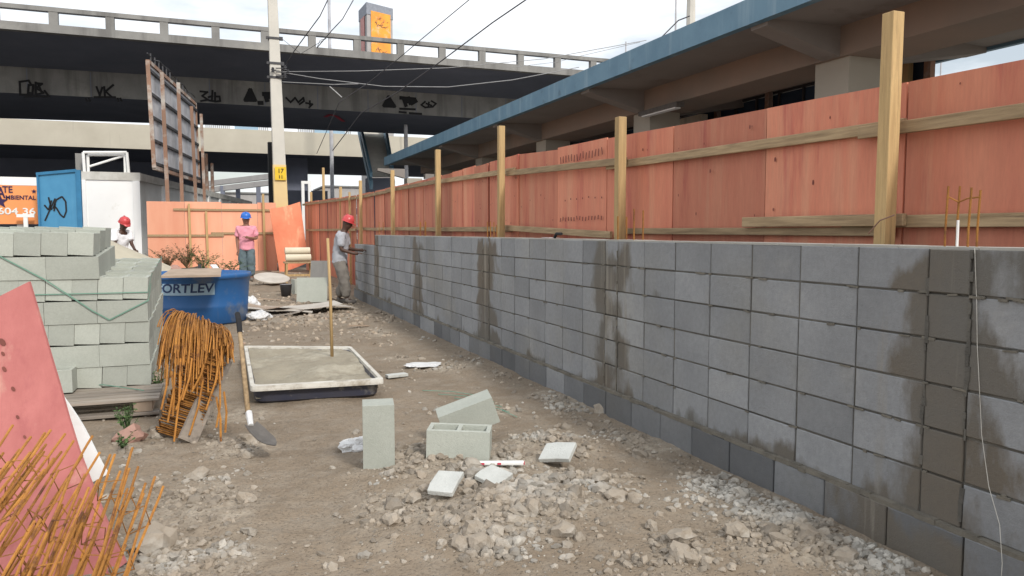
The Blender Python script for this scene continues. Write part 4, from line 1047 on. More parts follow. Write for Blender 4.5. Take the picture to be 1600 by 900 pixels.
for c in range(7):
    head = (c % 2 == 0)
    # x start (dx offset) and depth for each course
    x0 = {5: .36, 6: .40}.get(c, 0); dep = {5: 1.2, 6: 1.25}.get(c, 2.0); nxw = 2.8
    if head:
        nx = int((nxw - x0) / .1925); ny = int(dep / .4)
        
        for i in range(nx):
            for j in range(ny):
                vis = j == 0 or i <= 0 or c >= 6 or (c == 4 and i < 4) or (c == 4 and j >= 3)
                if not vis: continue
                jt = rnd.uniform(-.004, .004)
                pos = stackpos(x0 + .1925 * i + .096 + jt * .3, .392 * j + .195 + (rnd.uniform(-.004, .004)), PC * c)
                where = '%s from the right, %s' % (NTH[i], ROWN[j])
                if c == 0 and j == 0 and i in (3,): continue
                block(pos, (tilt, 0, R(90) + rnd.uniform(-.01, .01)), 'end-on block, %s course of the pallet stack, %s' % (ORD[c], where), G)
    else:
        nx = int((nxw - x0) / .392); ny = int(dep / .1925)
        for i in range(nx):
            for j in range(ny):
                vis = j == 0 or i == 0 or (c == 5 and i < 1)
                if not vis: continue
                pos = stackpos(x0 + .392 * i + .196 + rnd.uniform(-.001, .001), .1925 * j + .096, PC * c)
                where = '%s from the right, %s' % (NTH[i], ROWN[j])
                block(pos, (tilt, 0, rnd.uniform(-.01, .01)), 'lengthwise block, %s course of the pallet stack, %s' % (ORD[c], where), G)
# one row standing higher behind
for i in range(10):
    pos = stackpos(.5 + .2 * i, 1.0 + .1, 1.4 + .0)
p = at(98, 611, Z=.15); block((p.x, p.y + .1, .15), (0, 0, R(88)), 'single pale block pulled out in front of the stack on the pallet', k=3)
# pallet
pl = thing('pallet', 'weathered timber pallet carrying the pale block stack', 'pallet', (SX - 1.3, SY, 0))
xr_ = SX + .1; xl_ = SX - 2.9
yf = SY - .62
for i in range(9):
    y = yf + .02 + i * .3 if i > 4 else yf + .06 + i * .135
    q = MB(); q.tint = rnd.random(); q.box(((xr_ + xl_) / 2, y, .125), (xr_ - xl_, .1, .022), (0, 0, rnd.uniform(-.004, .004))); q.build('deck_board', M['pallet'], pl, bevel=.003)
for x in (xl_ + .1, (xl_ + xr_) / 2, xr_ - .12, xr_ - .95):
    q = MB(); q.tint = .3; q.span((x - .07, yf + .03, .028), (x + .07, SY + 2, .113)); q.build('stringer', M['board'], pl, bevel=.003)
for y in (yf + .06, SY + .6, SY + 1.9):
    q = MB(); q.tint = .2; q.span((xl_, y - .055, .002), (xr_, y + .055, .026)); q.build('bottom_board', M['pallet'], pl, bevel=.003)
# green straps
def strap(pts, label, w_=.008):
    q = MB(); 
    P3 = pts
    for u, v in zip(P3, P3[1:]): q.bar(u, v, .003, w_)
    tag(q.build('strap', M['strap'], loc=P3[0]), label, 'plastic strap')
e_ = .006
strap([stackpos(2.8, -e_ - .002, .84), stackpos(-e_, -e_ - .002, .83), stackpos(-e_ - .002, .4, .93), stackpos(-e_ - .002, 2.0, .95)], 'green plastic strap round the upper part of the block stack')
strap([stackpos(1.15, -.012, 1.21), stackpos(.75, -.012, .95), stackpos(.42, -.012, .68), stackpos(.3, -.012, .60), stackpos(-.008, -.01, .76), stackpos(-.008, .35, .86)], 'loose green strap sagging across the front of the block stack', .01)
strap([at(225, 610, Z=.14), at(190, 605, Z=.15), at(160, 601, Z=.17), at(130, 603, Z=.14)], 'green strap end curled on the pallet boards', .008)

# loose blocks on the ground
def on_ground(px, py):
    p = at(px, py, Z=.02)
    for _ in range(4): p = at(px, py, Z=gz(p.x, p.y))
    return Vector((p.x, p.y, gz(p.x, p.y)))
p = on_ground(596, 730)
block((p.x - .02, p.y + .09, p.z + .195), (0, R(-90), R(80)), 'pale block standing on end left of the pair', k=1)
o = bpy.context.scene.objects; b1 = [x for x in o if x.get('label') == 'pale block standing on end left of the pair'][0]
b1.rotation_euler = (Matrix.Rotation(R(-10), 3, 'Z') @ Matrix.Rotation(R(90), 3, 'Y') @ Matrix.Rotation(0, 3, 'X')).to_euler()
b1.location = (p.x - .095, p.y + .09, p.z + .19)
p = on_ground(722, 716)
block((p.x + .01, p.y + .09, p.z - .01), (R(0), R(1.5), R(-24)), 'pale block lying with its two cells open upward, front one of the pair', k=4)
p2 = on_ground(735, 690)
o2 = block((p2.x + .0, p2.y + .02, p2.z + .03), (0, 0, 0), 'pale block tilted behind the other of the pair', k=2)
o2.rotation_euler = (Matrix.Rotation(R(-12), 3, 'Z') @ Matrix.Rotation(R(-19), 3, 'Y') @ Matrix.Rotation(R(-84), 3, 'X')).to_euler(); o2.location.z += .115
def slab(px, py, L_, W_, T_, rz, rx, label, ry=0, lift=.03):
    q = MB(); q.tint = .9; rr_ = random.Random(int(px)); x, y = L_ / 2, W_ / 2
    poly = [(-x, -y, 0), (x * .2, -y * rr_.uniform(.9, 1.05), 0), (x, -y * .95, 0), (x * rr_.uniform(.9, 1), y, 0), (-x * .3, y * 1.05, 0), (-x * 1.0, y * .9, 0)]
    q.prism(poly, (0, 0, T_)); o = q.build('block_offcut', M['offcut'], bevel=.004); p = on_ground(px, py); o.location = (p.x, p.y, p.z + lift); o.rotation_euler = (R(rx), R(ry), R(rz))
    return tag(o, label, 'broken slab', 'block offcuts in front')
slab(697, 772, .2, .15, .028, 52, 0, 'flat white offcut of block, leftmost in front of the pair', ry=-16, lift=.05)
slab(771, 757, .17, .16, .028, 30, 10, 'flat white offcut of block between the other two', ry=-8, lift=.035)
slab(873, 727, .21, .16, .03, -50, 26, 'flat white offcut of block at the right, propped up', ry=-8, lift=.07)
slab(620, 590, .22, .09, .03, 10, 0, 'small grey brick piece right of the mortar trough', lift=.01)
# red and white strip
p = on_ground(780, 731); t = thing('plastic_strip', 'white strip with red marks lying before the pair of blocks', 'strip', p, R(-20))
q = MB(); q.box((0, 0, .03), (.3, .035, .022)); q.build('strip', M['white'], t, world=False, bevel=.006)
for x, m_ in ((-.1, 0), (.0, 0), (-.15, 0), (.15, 0)):
    q = MB(); q.box((x, -.002, .0305), (.022 if abs(x) < .12 else .006, .037, .012)); q.build('red_mark', M['redstroke'], t, world=False)
# crumpled bag
def crumple(px, py, r, label, m='bag', sc=(1.2, 1, .7), name='crumpled_bag'):
    p = on_ground(px, py); bm = bmesh.new(); bmesh.ops.create_icosphere(bm, subdivisions=4, radius=1)
    for v in bm.verts:
        n_ = 1 + .45 * noise.noise(v.co * 1.6 + Vector((px, 0, 0))) + .18 * noise.noise(v.co * 5); v.co = Vector((v.co.x * sc[0], v.co.y * sc[1], max(-.3, v.co.z) * sc[2])) * n_ * r
    me = bpy.data.meshes.new(name); bm.to_mesh(me); bm.free(); me.materials.append(M[m]); o = bpy.data.objects.new(name, me); COL.objects.link(o); o.location = (p.x, p.y, p.z + r * .2); return tag(o, label, 'bag')
crumple(558, 700, .09, 'crumpled white paper bag behind the standing block')
crumple(660, 573, .13, 'flattened pale plastic bag on the ground right of the trough', sc=(1.6, 1, .15))
crumple(392, 484, .2, 'white sack slumped beside the blue tank', sc=(1, .9, 1.0))
crumple(405, 500, .15, 'small white sack in front of the slumped one')
crumple(431, 425 - 5, .17, 'white bag at the foot of the leaning plywood sheet', sc=(.8, .8, 1.5))

# ------------------------------------------------------------------ mortar trough
tr = [at(391, 606, Z=.17), at(601, 594, Z=.17), at(549, 542, Z=.17), at(381, 541, Z=.17)]
c = sum(tr, Vector()) / 4; t = thing('mortar_trough', 'shallow navy plastic mortar trough with a white rim full of wet mix', 'trough', (c.x, c.y, 0))
def ring(sc, z): return [Vector((c.x + (v.x - c.x) * sc, c.y + (v.y - c.y) * sc, z)) for v in tr]
def rounded(r4, rad, n=5):
    out = []
    for i in range(4):
        p = r4[i]; a = (r4[i-1] - p).normalized() * rad; b = (r4[(i+1) % 4] - p).normalized() * rad
        for k in range(n + 1):
            u = k / n; out.append(p + a * (1 - u) ** 2 + b * u ** 2)
    return out
q = MB(); rings = [rounded(ring(.9, .005), .12), rounded(ring(.935, .03), .14), rounded(ring(.955, .15), .12)]
inn = [rounded(ring(.93, .15), .12), rounded(ring(.9, .1), .14)]
n = len(rings[0])
allr = rings + inn
for r0, r1 in zip(allr, allr[1:]): q.add(r0 + r1, [(k, (k + 1) % n, n + (k + 1) % n, n + k) for k in range(n)])
q.build('basin', M['navy'], t, smooth=True)
q = MB(); o_, i_ = rounded(ring(1.0, .15), .06), rounded(ring(.93, .15), .08); o2, i2 = rounded(ring(.995, .178), .06), rounded(ring(.935, .178), .08)
o3 = rounded(ring(1.0, .135), .06)
for r0, r1 in ((o3, o_), (o_, o2), (o2, i2), (i2, i_)): q.add(r0 + r1, [(k, (k + 1) % n, n + (k + 1) % n, n + k) for k in range(n)])
q.build('rim', M['rim'], t)
q = MB(); P = []
for i in range(41):
    row = []
    for j in range(41):
        u, v = i / 40, j / 40; R4 = ring(.925, 0); p = (R4[0] * (1 - u) + R4[1] * u) * (1 - v) + (R4[3] * (1 - u) + R4[2] * u) * v
        z = .10 + .012 * noise.noise(Vector((p.x * 28, p.y * 28, 5))) + .05 * sstep(.2, .9, v) + .06 * noise.noise(Vector((p.x * 2.5, p.y * 2.5, 2))) + .01 * noise.noise(Vector((p.x * 11, p.y * 11, 2))) + .05 * math.exp(-((u - .75) ** 2 + (v - .45) ** 2) * 14) - .02 * sstep(.35, 0, v)
        row.append(Vector((p.x, p.y, min(z, .165))))
    P.append(row)
q.grid(P); q.build('mortar_mix', M['mortar'], t, smooth=True)
# hoe standing in the mix
a = at(519, 562, Z=.13); b = at(512, 372, D=7.3); h = thing('mixing_hoe', 'long wooden handled hoe standing upright in the mortar mix', 'hoe', (a.x, a.y, .12))
bz = b.z; b = Vector((at(512, 372, Y=a.y - .05).x, a.y - .05, at(512, 372, Y=a.y - .05).z))
q = MB(); q.tube([a, a.lerp(b, .5) + Vector((.006, 0, 0)), b], [.017, .016, .014], 8); q.build('handle', M['wood'], h, smooth=True)
q = MB(); q.prism([(a.x - .08, a.y, .08), (a.x + .08, a.y, .08), (a.x + .05, a.y + .02, .16), (a.x - .05, a.y + .02, .16)], (0, .006, 0)); q.build('blade', M['steel'], h)

# shovel leaning beside rebar bundle
s0 = at(373, 505, D=5.2); s1 = at(388, 640, D=4.75); 
sp_ = on_ground(425, 690)
sh = thing('shovel', 'worn shovel with a wooden handle leaning beside the rebar bundle', 'shovel', sp_)
g0 = at(373, 500, D=5.45); g1 = at(379, 560, D=5.3); g2_ = at(388, 648, D=5.1)
q = MB(); q.tube([g0, g1, g2_], [.015, .016, .017], 8); q.build('handle', M['rail'], sh, smooth=True)
q = MB(); q.tube([at(371, 490, D=5.5), g0, at(375, 520, D=5.4)], [.018, .02, .018], 8); q.build('grip', M['black'], sh)
k0 = at(389, 645, D=5.08); k1 = at(392, 665, D=4.98); k2_ = at(430, 695, D=4.85)
q = MB(); q.tube([g2_, k0, k1], [.02, .022, .018], 8); q.build('socket', M['bag'], sh)
q = MB(); dd = (k2_ - k1); side = dd.cross(Vector((0, 0, 1))).normalized(); P = []
for i in range(9):
    u = i / 8; w_ = .06 * (1 if u < .6 else 1 - ((u - .6) / .4) ** 2 * .85) * (.8 + .2 * min(1, u * 4)); P.append([k1 + dd * u + side * w_ * v + Vector((0, 0, .02 * v * v * (1 - u) * 1.0 - .012 * math.sin(u * 3))) for v in (-1, -.5, 0, .5, 1)])
q.grid(P); q.grid([[p - Vector((0, 0, .004)) for p in r_][::-1] for r_ in P]); q.build('blade', M['steel'], sh)

# ------------------------------------------------------------------ rebar bundle of bent rods
rg = random.Random(17)
cb = on_ground(300, 695); rbd = thing('rebar_bundle', 'tied bundle of rusty bent stirrups drooping over a leaning plank', 'rebar bundle', cb)
D0 = 5.35
def pr(px, py, d): return at(px, py, D=d)
def droop(u, ring_, deep):
    sx0 = 264 + u * 104 + rg.uniform(-5, 5); sy0 = 486 + 26 * u * u + 6 * u + rg.uniform(-3, 14)
    base = 560 + 36 * math.sin(u * 3.1) - 22 * u
    ex = 250 + u * 118 + rg.uniform(-7, 7); ey = base + rg.uniform(-30, 34)
    if deep: ey = base - rg.uniform(10, 55); 
    if u > .85: ey = 525 + rg.uniform(0, 45); ex = 366 - rg.uniform(0, 26)
    d0 = D0 + .62 + rg.uniform(-.05, .2); d1 = D0 + .02 + ring_ * .2; d2 = D0 - .12 + ring_ * .3
    A0 = pr(sx0 - 34 * (u - .35), sy0 + rg.uniform(0, 6), d0); A1 = pr(sx0 + (ex - sx0) * .3, sy0 - 4, d1); A2 = pr(ex, ey, d2)
    return [A0 * (1 - v) ** 2 + A1 * 2 * v * (1 - v) + A2 * v * v + Vector((0, 0, .05 * v * (1 - v))) for v in [i / 8 for i in range(9)]]
for k in range(84):
    q = MB(); q.tint = rg.uniform(.3, 1); q.tube(droop(rg.random(), rg.random() * .5, False), .0045, 5); q.build('rod', M['rust'], rbd)
q = MB()
for k in range(420):
    q.tint = rg.uniform(0, .7); q.tube(droop(rg.random(), .4 + rg.random() * .9, rg.random() < .6), .0042, 4)  # lower tint range puts the shade inside the bundle into the colour
tag(q.build('inner_rods', M['rust'], rbd), kind='stuff')
q = MB()
for k in range(64):
    v = k / 63; q.tint = rg.random() * .6
    cxp = 322 - 44 * v + rg.uniform(-3, 3); cyp = 556 + 122 * v + rg.uniform(-2, 2); wv = 32 + rg.uniform(-4, 4); d = D0 - .0 + rg.uniform(-.02, .04)
    a_, b_ = pr(cxp - wv, cyp - 5, d), pr(cxp + wv * .8, cyp + 13, d); c_, d_ = pr(cxp + wv * .8, cyp + 17, d + .16), pr(cxp - wv, cyp + 0, d + .16)
    q.tube([a_, b_, c_, d_, a_], .005, 5, False)
tag(q.build('stirrup_stack', M['rust'], rbd), kind='stuff')
for k, (x0_, y0_, x1_, y1_) in enumerate(((275, 560, 262, 660), (282, 560, 272, 690), (268, 580, 270, 650), (300, 560, 285, 625), (318, 590, 296, 680), (345, 555, 322, 640), (322, 560, 300, 612), (290, 590, 275, 640), (338, 620, 345, 690), (350, 612, 352, 676), (344, 600, 338, 668), (262, 570, 252, 640))):
    q = MB(); q.tint = rg.uniform(.5, 1); d = D0 - .09 + rg.uniform(-.03, .03)
    q.tube([pr(x0_, y0_, d + .05), pr((x0_ + x1_) / 2 + 3, (y0_ + y1_) / 2, d), pr(x1_, y1_, d - .02)], .0075, 5); q.build('rod', M['rust'], rbd)
q = MB(); q.bar(pr(292, 690, D0 - .1), pr(350, 560, D0 + .2), .13, .03, R(70)); q.build('plank', M['pallet'], rbd)

# ------------------------------------------------------------------ foreground rebar cages, lying with their ends towards the yard
rg = random.Random(5)
def cage(e, s, w_, h_, label, nst=5, barr=.0054, twist=0):
    """e: far end, s: near end"""
    t = thing('rebar_cage', label, 'rebar cage', (s.x, s.y, s.z), 0, 'rebar cages in the foreground')
    d = (e - s); dn = d.normalized(); rx = dn.cross(Vector((0, 0, 1))).normalized(); rz = rx.cross(dn)
    c_, s_ = math.cos(twist), math.sin(twist); r1 = rx * c_ + rz * s_; r2 = rz * c_ - rx * s_
    for sx_, sz_ in ((-1, -1), (1, -1), (1, 1), (-1, 1)):
        off = r1 * sx_ * w_ / 2 + r2 * sz_ * h_ / 2; ex = dn * rg.uniform(-.06, .1)
        bend = r1 * rg.uniform(-.02, .02) + r2 * rg.uniform(-.02, .02)
        q = MB(); q.tint = rg.uniform(.4, 1); q.tube([s + off, s + off + d * .5 + bend, e + off + ex * .3, e + off + ex], barr, 6); q.build('long_bar', M['rust'], t)
    for k in range(nst):
        u = (k + .4) / nst + rg.uniform(-.02, .02); p = s + d * u; sk = dn * rg.uniform(-.03, .03); g_ = 1.06
        c4 = [p + r1 * a * w_ / 2 * g_ + r2 * b * h_ / 2 * g_ + sk * a for a, b in ((-1, -1), (1, -1), (1, 1), (-1, 1))]
        q = MB(); q.tint = rg.uniform(0, .6); hook = c4[0] + (r1 + r2) * .03
        q.tube([c4[0], c4[1], c4[2], c4[3], c4[0], hook], .0024, 5); q.build('stirrup', M['rust'], t)
    return t
ce = [  # (end px, end py, depth, start px, start py, depth, label)
    (228, 772, 3.05, 110, 1080, 2.3, 'rebar cage furthest right, its end over the rubble'),
    (186, 725, 3.05, 60, 1080, 2.25, 'rebar cage second from the right with a tall end'),
    (150, 765, 2.95, 40, 1060, 2.2, 'rebar cage third from the right, lower in the pile'),
    (102, 770, 2.85, -40, 1060, 2.15, 'rebar cage in the middle of the pile with thick bars'),
    (125, 715, 3.15, -60, 1010, 2.4, 'rebar cage resting across the middle of the plywood sheet'),
    (62, 705, 2.95, -150, 990, 2.2, 'rebar cage with its end high on the plywood sheet'),
    (40, 730, 2.8, -170, 1010, 2.1, 'rebar cage at the left of the pile, below the highest one'),
    (84, 690, 3.2, -110, 960, 2.5, 'rearmost rebar cage, lying against the plywood sheet'),
    (30, 800, 2.6, -150, 1090, 2.0, 'rebar cage at the bottom left corner of the picture'),
    (70, 850, 2.6, -60, 1120, 2.05, 'front rebar cage at the bottom edge left of centre of the pile'),
    (208, 745, 3.15, 90, 1090, 2.3, 'thin rebar cage between the two furthest right ones'), (110, 800, 2.75, 0, 1080, 2.1, 'low rebar cage in front of the middle of the pile'), (10, 690, 3.1, -170, 960, 2.4, 'rebar cage leaving the picture on the left at mid sheet'),
    (170, 850, 2.75, 60, 1110, 2.2, 'front rebar cage at the bottom edge on the right of the pile')]
for i, (a, b, d0, c, d, d1, lb) in enumerate(ce):
    cage(at(a, b, D=d0), at(c, d, D=d1), .07, .09, lb, 4, twist=rg.uniform(-.4, .4))

# pink sheet leaning in the left foreground
pD = 3.65
R_edge = [at(a, b, D=d) for a, b, d in ((45, 440, 3.9), (62, 497, 3.85), (78, 553, 3.8), (92, 600, 3.76), (106, 650, 3.7), (122, 702, 3.62), (142, 755, 3.52), (166, 815, 3.42), (196, 880, 3.3))]
lv = (at(0, 462, D=3.82) - R_edge[0]); lv = lv / lv.length
q = MB(); P = []
for i, e in enumerate(R_edge):
    row = []
    for j in range(9):
        u = j / 8; row.append(e + lv * 1.1 * u + Vector((0, .05, 0)) * math.sin(u * 3.1) + Vector((0, 0, -.03 * u * i / 8)))
    P.append(row)
q.grid(P); q.grid([[p + Vector((.006, .014, 0)) for p in r_][::-1] for r_ in P]); q.grid([P[0], [p + Vector((.006, .014, 0)) for p in P[0]]]); q.grid([[r_[0] for r_ in P], [r_[0] + Vector((.006, .014, 0)) for r_ in P]])
t = thing('plywood_sheet', 'large rose plywood sheet leaning in the left foreground behind the cages', 'plywood sheet', (P[-1][4].x, P[-1][4].y, 0))
q.build('sheet', M['plyn'], t, smooth=False)
def onsheet(px, py):      # nearest grid cell point by projection
    best = None
    d = ray(px, py).normalized()
    for i in range(len(P) - 1):
        for j in range(8):
            c4 = [P[i][j], P[i][j+1], P[i+1][j+1], P[i+1][j]]; n_ = (c4[1] - c4[0]).cross(c4[3] - c4[0]).normalized()
            tt = (c4[0] - CP).dot(n_) / d.dot(n_); h = CP + d * tt; c_ = sum(c4, Vector()) / 4
            if best is None or (h - c_).length < best[0]: best = ((h - c_).length, h, n_, c4)
    return best
kn = MB()
for px, py, r_ in ((4, 535, .018), (5, 553, .01), (7, 577, .012), (21, 608, .011), (28, 652, .009), (39, 683, .008)):
    _, h, n_, c4 = onsheet(px, py); 
    if n_.dot(CP - h) < 0: n_ = -n_
    ex_ = (c4[1] - c4[0]).normalized(); ez_ = n_.cross(ex_)
    kn.prism([h + n_ * .003 + ex_ * r_ * .7 * math.cos(k * .785) + ez_ * r_ * 1.3 * math.sin(k * .785) for k in range(8)], n_ * .001)
kn.build('knot_marks', M['knot'], t)
# white board edge under the sheet
o = sheet('white_board', (at(20, 620, D=3.98), at(97, 618, D=3.95), at(172, 742, D=3.72), at(60, 800, D=3.72)), .02, M['white'], loc=on_ground(140, 760), bend=lambda u, v: .02 * math.sin(v * 5))
tag(o, 'torn white board sticking out behind the rose plywood sheet', 'board')
# weeds beside pallet
def weed(px, py, h, n, label, m='plant', spread=.12, leaf=.03, Z=None, seed=1, leaves=10):
    rr_ = random.Random(seed); p = on_ground(px, py) if Z is None else Z; t = thing('weed', label, 'weed', p)
    q = MB(); lf_ = MB()
    for k in range(n):
        an = rr_.uniform(0, 6.28); d = Vector((math.cos(an), math.sin(an), 0)) * spread * rr_.uniform(.2, 1); hh = h * rr_.uniform(.5, 1)
        pts = [p, p + d * .35 + Vector((0, 0, hh * .55)), p + d + Vector((0, 0, hh))]
        q.tint = rr_.random(); q.tube(pts, [.004, .003, .0015], 4)
        for j in range(leaves):
            u = rr_.uniform(.25, 1); c_ = pts[0].lerp(pts[1], u * 2) if u < .5 else pts[1].lerp(pts[2], u * 2 - 1)
            a2 = rr_.uniform(0, 6.28); e1 = Vector((math.cos(a2), math.sin(a2), rr_.uniform(-.3, .6))).normalized() * leaf * rr_.uniform(.6, 1.3); e2 = e1.cross(Vector((rr_.uniform(-1, 1), rr_.uniform(-1, 1), 1))).normalized() * leaf * .28
            lf_.tint = rr_.random(); lf_.add([c_, c_ + e1 * .5 + e2, c_ + e1, c_ + e1 * .5 - e2], [(0, 1, 2, 3)])
    q.build('stems', M['dry'] if m == 'dry' else M['plant'], t); lf_.build('leaves', M[m], t)
weed(200, 688, .3, 16, 'green leafy weed growing in front of the pallet', seed=3, spread=.1)
weed(190, 705, .12, 8, 'small green weed just below the leafy one', seed=4, spread=.1)
weed(246, 620, .3, 10, 'dark weed between the pallet stack and the rebar bundle', seed=8, spread=.1)

# ------------------------------------------------------------------ sand heap, tank
hp = Vector((-3.0, 17.0, 0)); q = MB(); P = []
for i in range(41):
    row = []
    for j in range(49):
        rr_ = i / 40 * 3.8; an = j / 48 * 2 * math.pi; x = hp.x + rr_ * math.cos(an) * 1.0; y = hp.y + rr_ * math.sin(an) * .8
        z = 1.86 * (1 - (max(rr_, 1.0 + .3 * (1 - min(1, rr_)) * 0) / 3.8)) - .12 * math.exp(-rr_ * 2.5) + .03 * noise.noise(Vector((x * 1.5, y * 1.5, 0))) + .012 * noise.noise(Vector((x * 7, y * 7, 0)))
        row.append(Vector((x, y, z - .02)))
    P.append(row)
q.grid(P); o = q.build('sand_heap', M['sand'], loc=(hp.x, hp.y, 0), smooth=True); tag(o, 'heap of pale sand behind the block stack', 'sand heap')
# tank
tc2 = at(310, 470, Y=13.4); TX, TYc = tc2.x, 13.4; zr = at(388, 424, Y=13.4).z; Rr = (at(393, 424, Y=13.4).x - TX); z0 = .02
tk = thing('water_tank', 'round dark blue plastic water tank with a lettered band', 'water tank', (TX, TYc, 0))
H_ = zr - z0; prof = [(0, 0), (Rr * .86, 0), (Rr * .9, .03)]
for f_ in (.33, .36, .38): prof.append((Rr * (.9 + .065 * f_) + (.006 if f_ == .36 else -.002), H_ * f_))
prof += [(Rr * .955, H_ * .82), (Rr * .965, H_ * .83), (Rr * .972, H_ * .9), (Rr * 1.0, H_ * .91), (Rr * 1.0, H_ * .96), (Rr * .985, H_), (Rr * .95, H_), (Rr * .93, H_ * .8), (Rr * .9, H_ * .5)]
prof = [(r_, z_ + z0) for r_, z_ in prof]
q = MB(); q.lathe(prof, 72, (TX, TYc, 0)); q.build('tank_body', M['blue'], tk, smooth=True)
q = MB(); q.lathe([(0, H_ * .5), (Rr * .91, H_ * .5)], 48, (TX, TYc, 0)); q.build('water', M['darksteel'], tk)
def rad(z): return Rr * (.915 + (z - z0) / H_ * .05)
def a_of(px): # angle on tank front for a pixel column
    best = min(((abs((lambda v: (800 + F * (v - CP).dot(_r) / (v - CP).dot(_fw)))(Vector((TX + Rr * .95 * math.cos(a), TYc + Rr * .95 * math.sin(a), .6))) - px), a) for a in [math.pi + k * math.pi / 400 for k in range(401)]))
    return best[1]
aL, aR_ = a_of(246), a_of(335); am = (aL + aR_) / 2; zc = at(300, 452, Y=TYc - Rr * .95).z; hL = .19
wd_ = (aR_ - aL) * Rr * .95
q = MB(); rows = []
for k in range(25):
    a = aL - .1 + (aR_ - aL + .1) * k / 24; rows.append([Vector((TX + (rad(z) + .006) * math.cos(a), TYc + (rad(z) + .006) * math.sin(a), z)) for z in (zc - hL / 2, zc, zc + hL / 2)])
q.grid(rows); q.build('label_band', M['ltblue'], tk, smooth=True)
def wrap(p):
    a = am + p.x / (Rr * .95); z = zc - hL * .27 + p.y; r_ = rad(z) + .009 + p.z
    return Vector((r_ * math.cos(a), r_ * math.sin(a), z))
tx = text('FORTLEV', .19, M['dkblue'], tk, 'lettering', None, .002, warp=wrap)
xsv = [math.atan2(v.co.y, v.co.x) % (2 * math.pi) for v in tx.data.vertices]; cur = max(xsv) - min(xsv); scl = (aR_ - aL) * .97 / cur; mid = (max(xsv) + min(xsv)) / 2
for v, a in zip(tx.data.vertices, xsv):
    r_ = math.hypot(v.co.x, v.co.y); a2 = am + (a - mid) * scl + .012 * (v.co.z - zc) / .1 * 1.2; v.co.x = r_ * math.cos(a2); v.co.y = r_ * math.sin(a2)
# boards on tank
a = at(251, 434, Z=zr + .01); b = at(345, 432, Z=zr + .01)
q = MB(); q.prism([(a.x, a.y, zr + .006), (b.x, b.y, zr + .006), (b.x + .02, b.y + .75, zr + .07), (a.x + .1, a.y + .7, zr + .07)], (0, 0, .03)); tag(q.build('wooden_board', M['board'], loc=(a.x, a.y, zr)), 'brown board laid over the left side of the blue tank', 'board')
q = MB(); u = at(333, 414, D=13.6); v = at(346, 430, D=13.2); q.bar(u, v, .1, .02); tag(q.build('trowel_board', M['bag'], loc=v), 'small pale slat resting on the tank rim', 'slat')
q = MB(); p = at(275, 421, Z=zr + .06); q.rock(p, .09, random.Random(4), 1); tag(q.build('clod', M['brick'], loc=(p.x, p.y, zr + .03)), 'brown clod lying on the tank board', 'clod')
q = MB(); p = at(310, 421, Z=zr + .05); q.box((p.x, p.y, zr + .045), (.28, .14, .015)); q.box((p.x + .02, p.y, zr + .09), (.05, .05, .08)); tag(q.build('float_tool', M['darksteel'], loc=(p.x, p.y, zr + .03)), 'dark plasterer float lying on the tank board', 'float')
# dry shrub pile behind tank
for px, py, h, n_, lb, m_, sd2 in ((262, 418, .5, 46, 'tangle of dry brown twigs behind the tank', 'dry', 11), (292, 416, .6, 50, 'brown and green shrub behind the tank', 'dry', 12), (318, 416, .45, 26, 'low leafy shrub right of the taller one behind the tank', 'plant', 13), (345, 420, .3, 12, 'small weed near the salmon hoarding', 'plant', 14), (362, 422, .25, 12, 'weed beside the man in pink', 'plant', 15)):
    b_ = at(px, py, Y=19.0); weed(px, py, h, n_, lb, m_, .6, .045, Z=Vector((b_.x, 19.0, b_.z - .05)), seed=sd2, leaves=16)

q = MB(); P = []
for i in range(20):
    row = []
    for j in range(40):
        x = -2.2 + 4.2 * j / 39; y = 17.9 + 2.4 * i / 19; e = math.sin(math.pi * i / 19); row.append(Vector((x, y, gz(x, y) - .05 + e * (.5 * sstep(.9, -.4, x) + .1) * (1 + .25 * noise.noise(Vector((x * 2, y * 2, 0)))))))
    P.append(row)
q.grid(P); tag(q.build('earth_bank', mat('earth', (.26, .2, .14), (.18, .14, .1), 3, bump=.8, bscale=20), smooth=True), kind='structure')

# ------------------------------------------------------------------ debris in the middle distance
def disc(px, py, r, label):
    p = at(px, py, Z=.25); q = MB(); q.lathe([(0, 0), (r, 0), (r * 1.0, .02), (r * .9, .03), (0, .03)], 28); o = q.build('round_board', M['card']); o.location = (p.x, p.y, gz(p.x, p.y) + .18); o.rotation_euler = (R(14), R(4), 0); return tag(o, label, 'round board')
disc(425, 441, .42, 'pale round board lying tilted on the debris')
q = MB(); p = at(447, 462, Z=.05); q.lathe([(0, 0), (.1, 0), (.13, .26), (.14, .27), (.12, .27), (.1, .04), (0, .04)], 20); bk = thing('bucket', 'small dark bucket between the round board and the grey panels', 'bucket', (p.x, p.y, gz(p.x, p.y)))
q.build('pail', M['darksteel'], bk, world=False, smooth=True); q = MB(); q.tube([(.13 * math.cos(a), -.02 - .08 * math.sin(a), .26 + .02 * math.sin(a)) for a in [k * math.pi / 8 for k in range(9)]], .005, 5); q.build('handle', M['galv'], bk, world=False)
p = at(488, 471, Z=.03); q = MB(); q.box((p.x, p.y, .27), (.62, .03, .52), (R(-12), 0, R(-14))); tag(q.build('cement_board', M['block'], loc=(p.x, p.y, 0)), 'light grey panel leaning in front near the man at the wall', 'panel')
p = at(466, 462, Z=.03); q = MB(); q.box((p.x, p.y + .2, .2), (.2, .2, .38), (0, 0, .3)); tag(q.build('grey_box', M['block'], loc=(p.x, p.y, 0)), 'small pale grey block left of the leaning panel', 'block')
p = at(505, 452, Z=.1); q = MB(); q.box((p.x, p.y + .5, .42), (.5, .04, .7), (R(-10), 0, R(-30))); tag(q.build('cement_board', M['conc'], loc=(p.x, p.y, 0)), 'darker grey panel leaning behind the light one', 'panel')
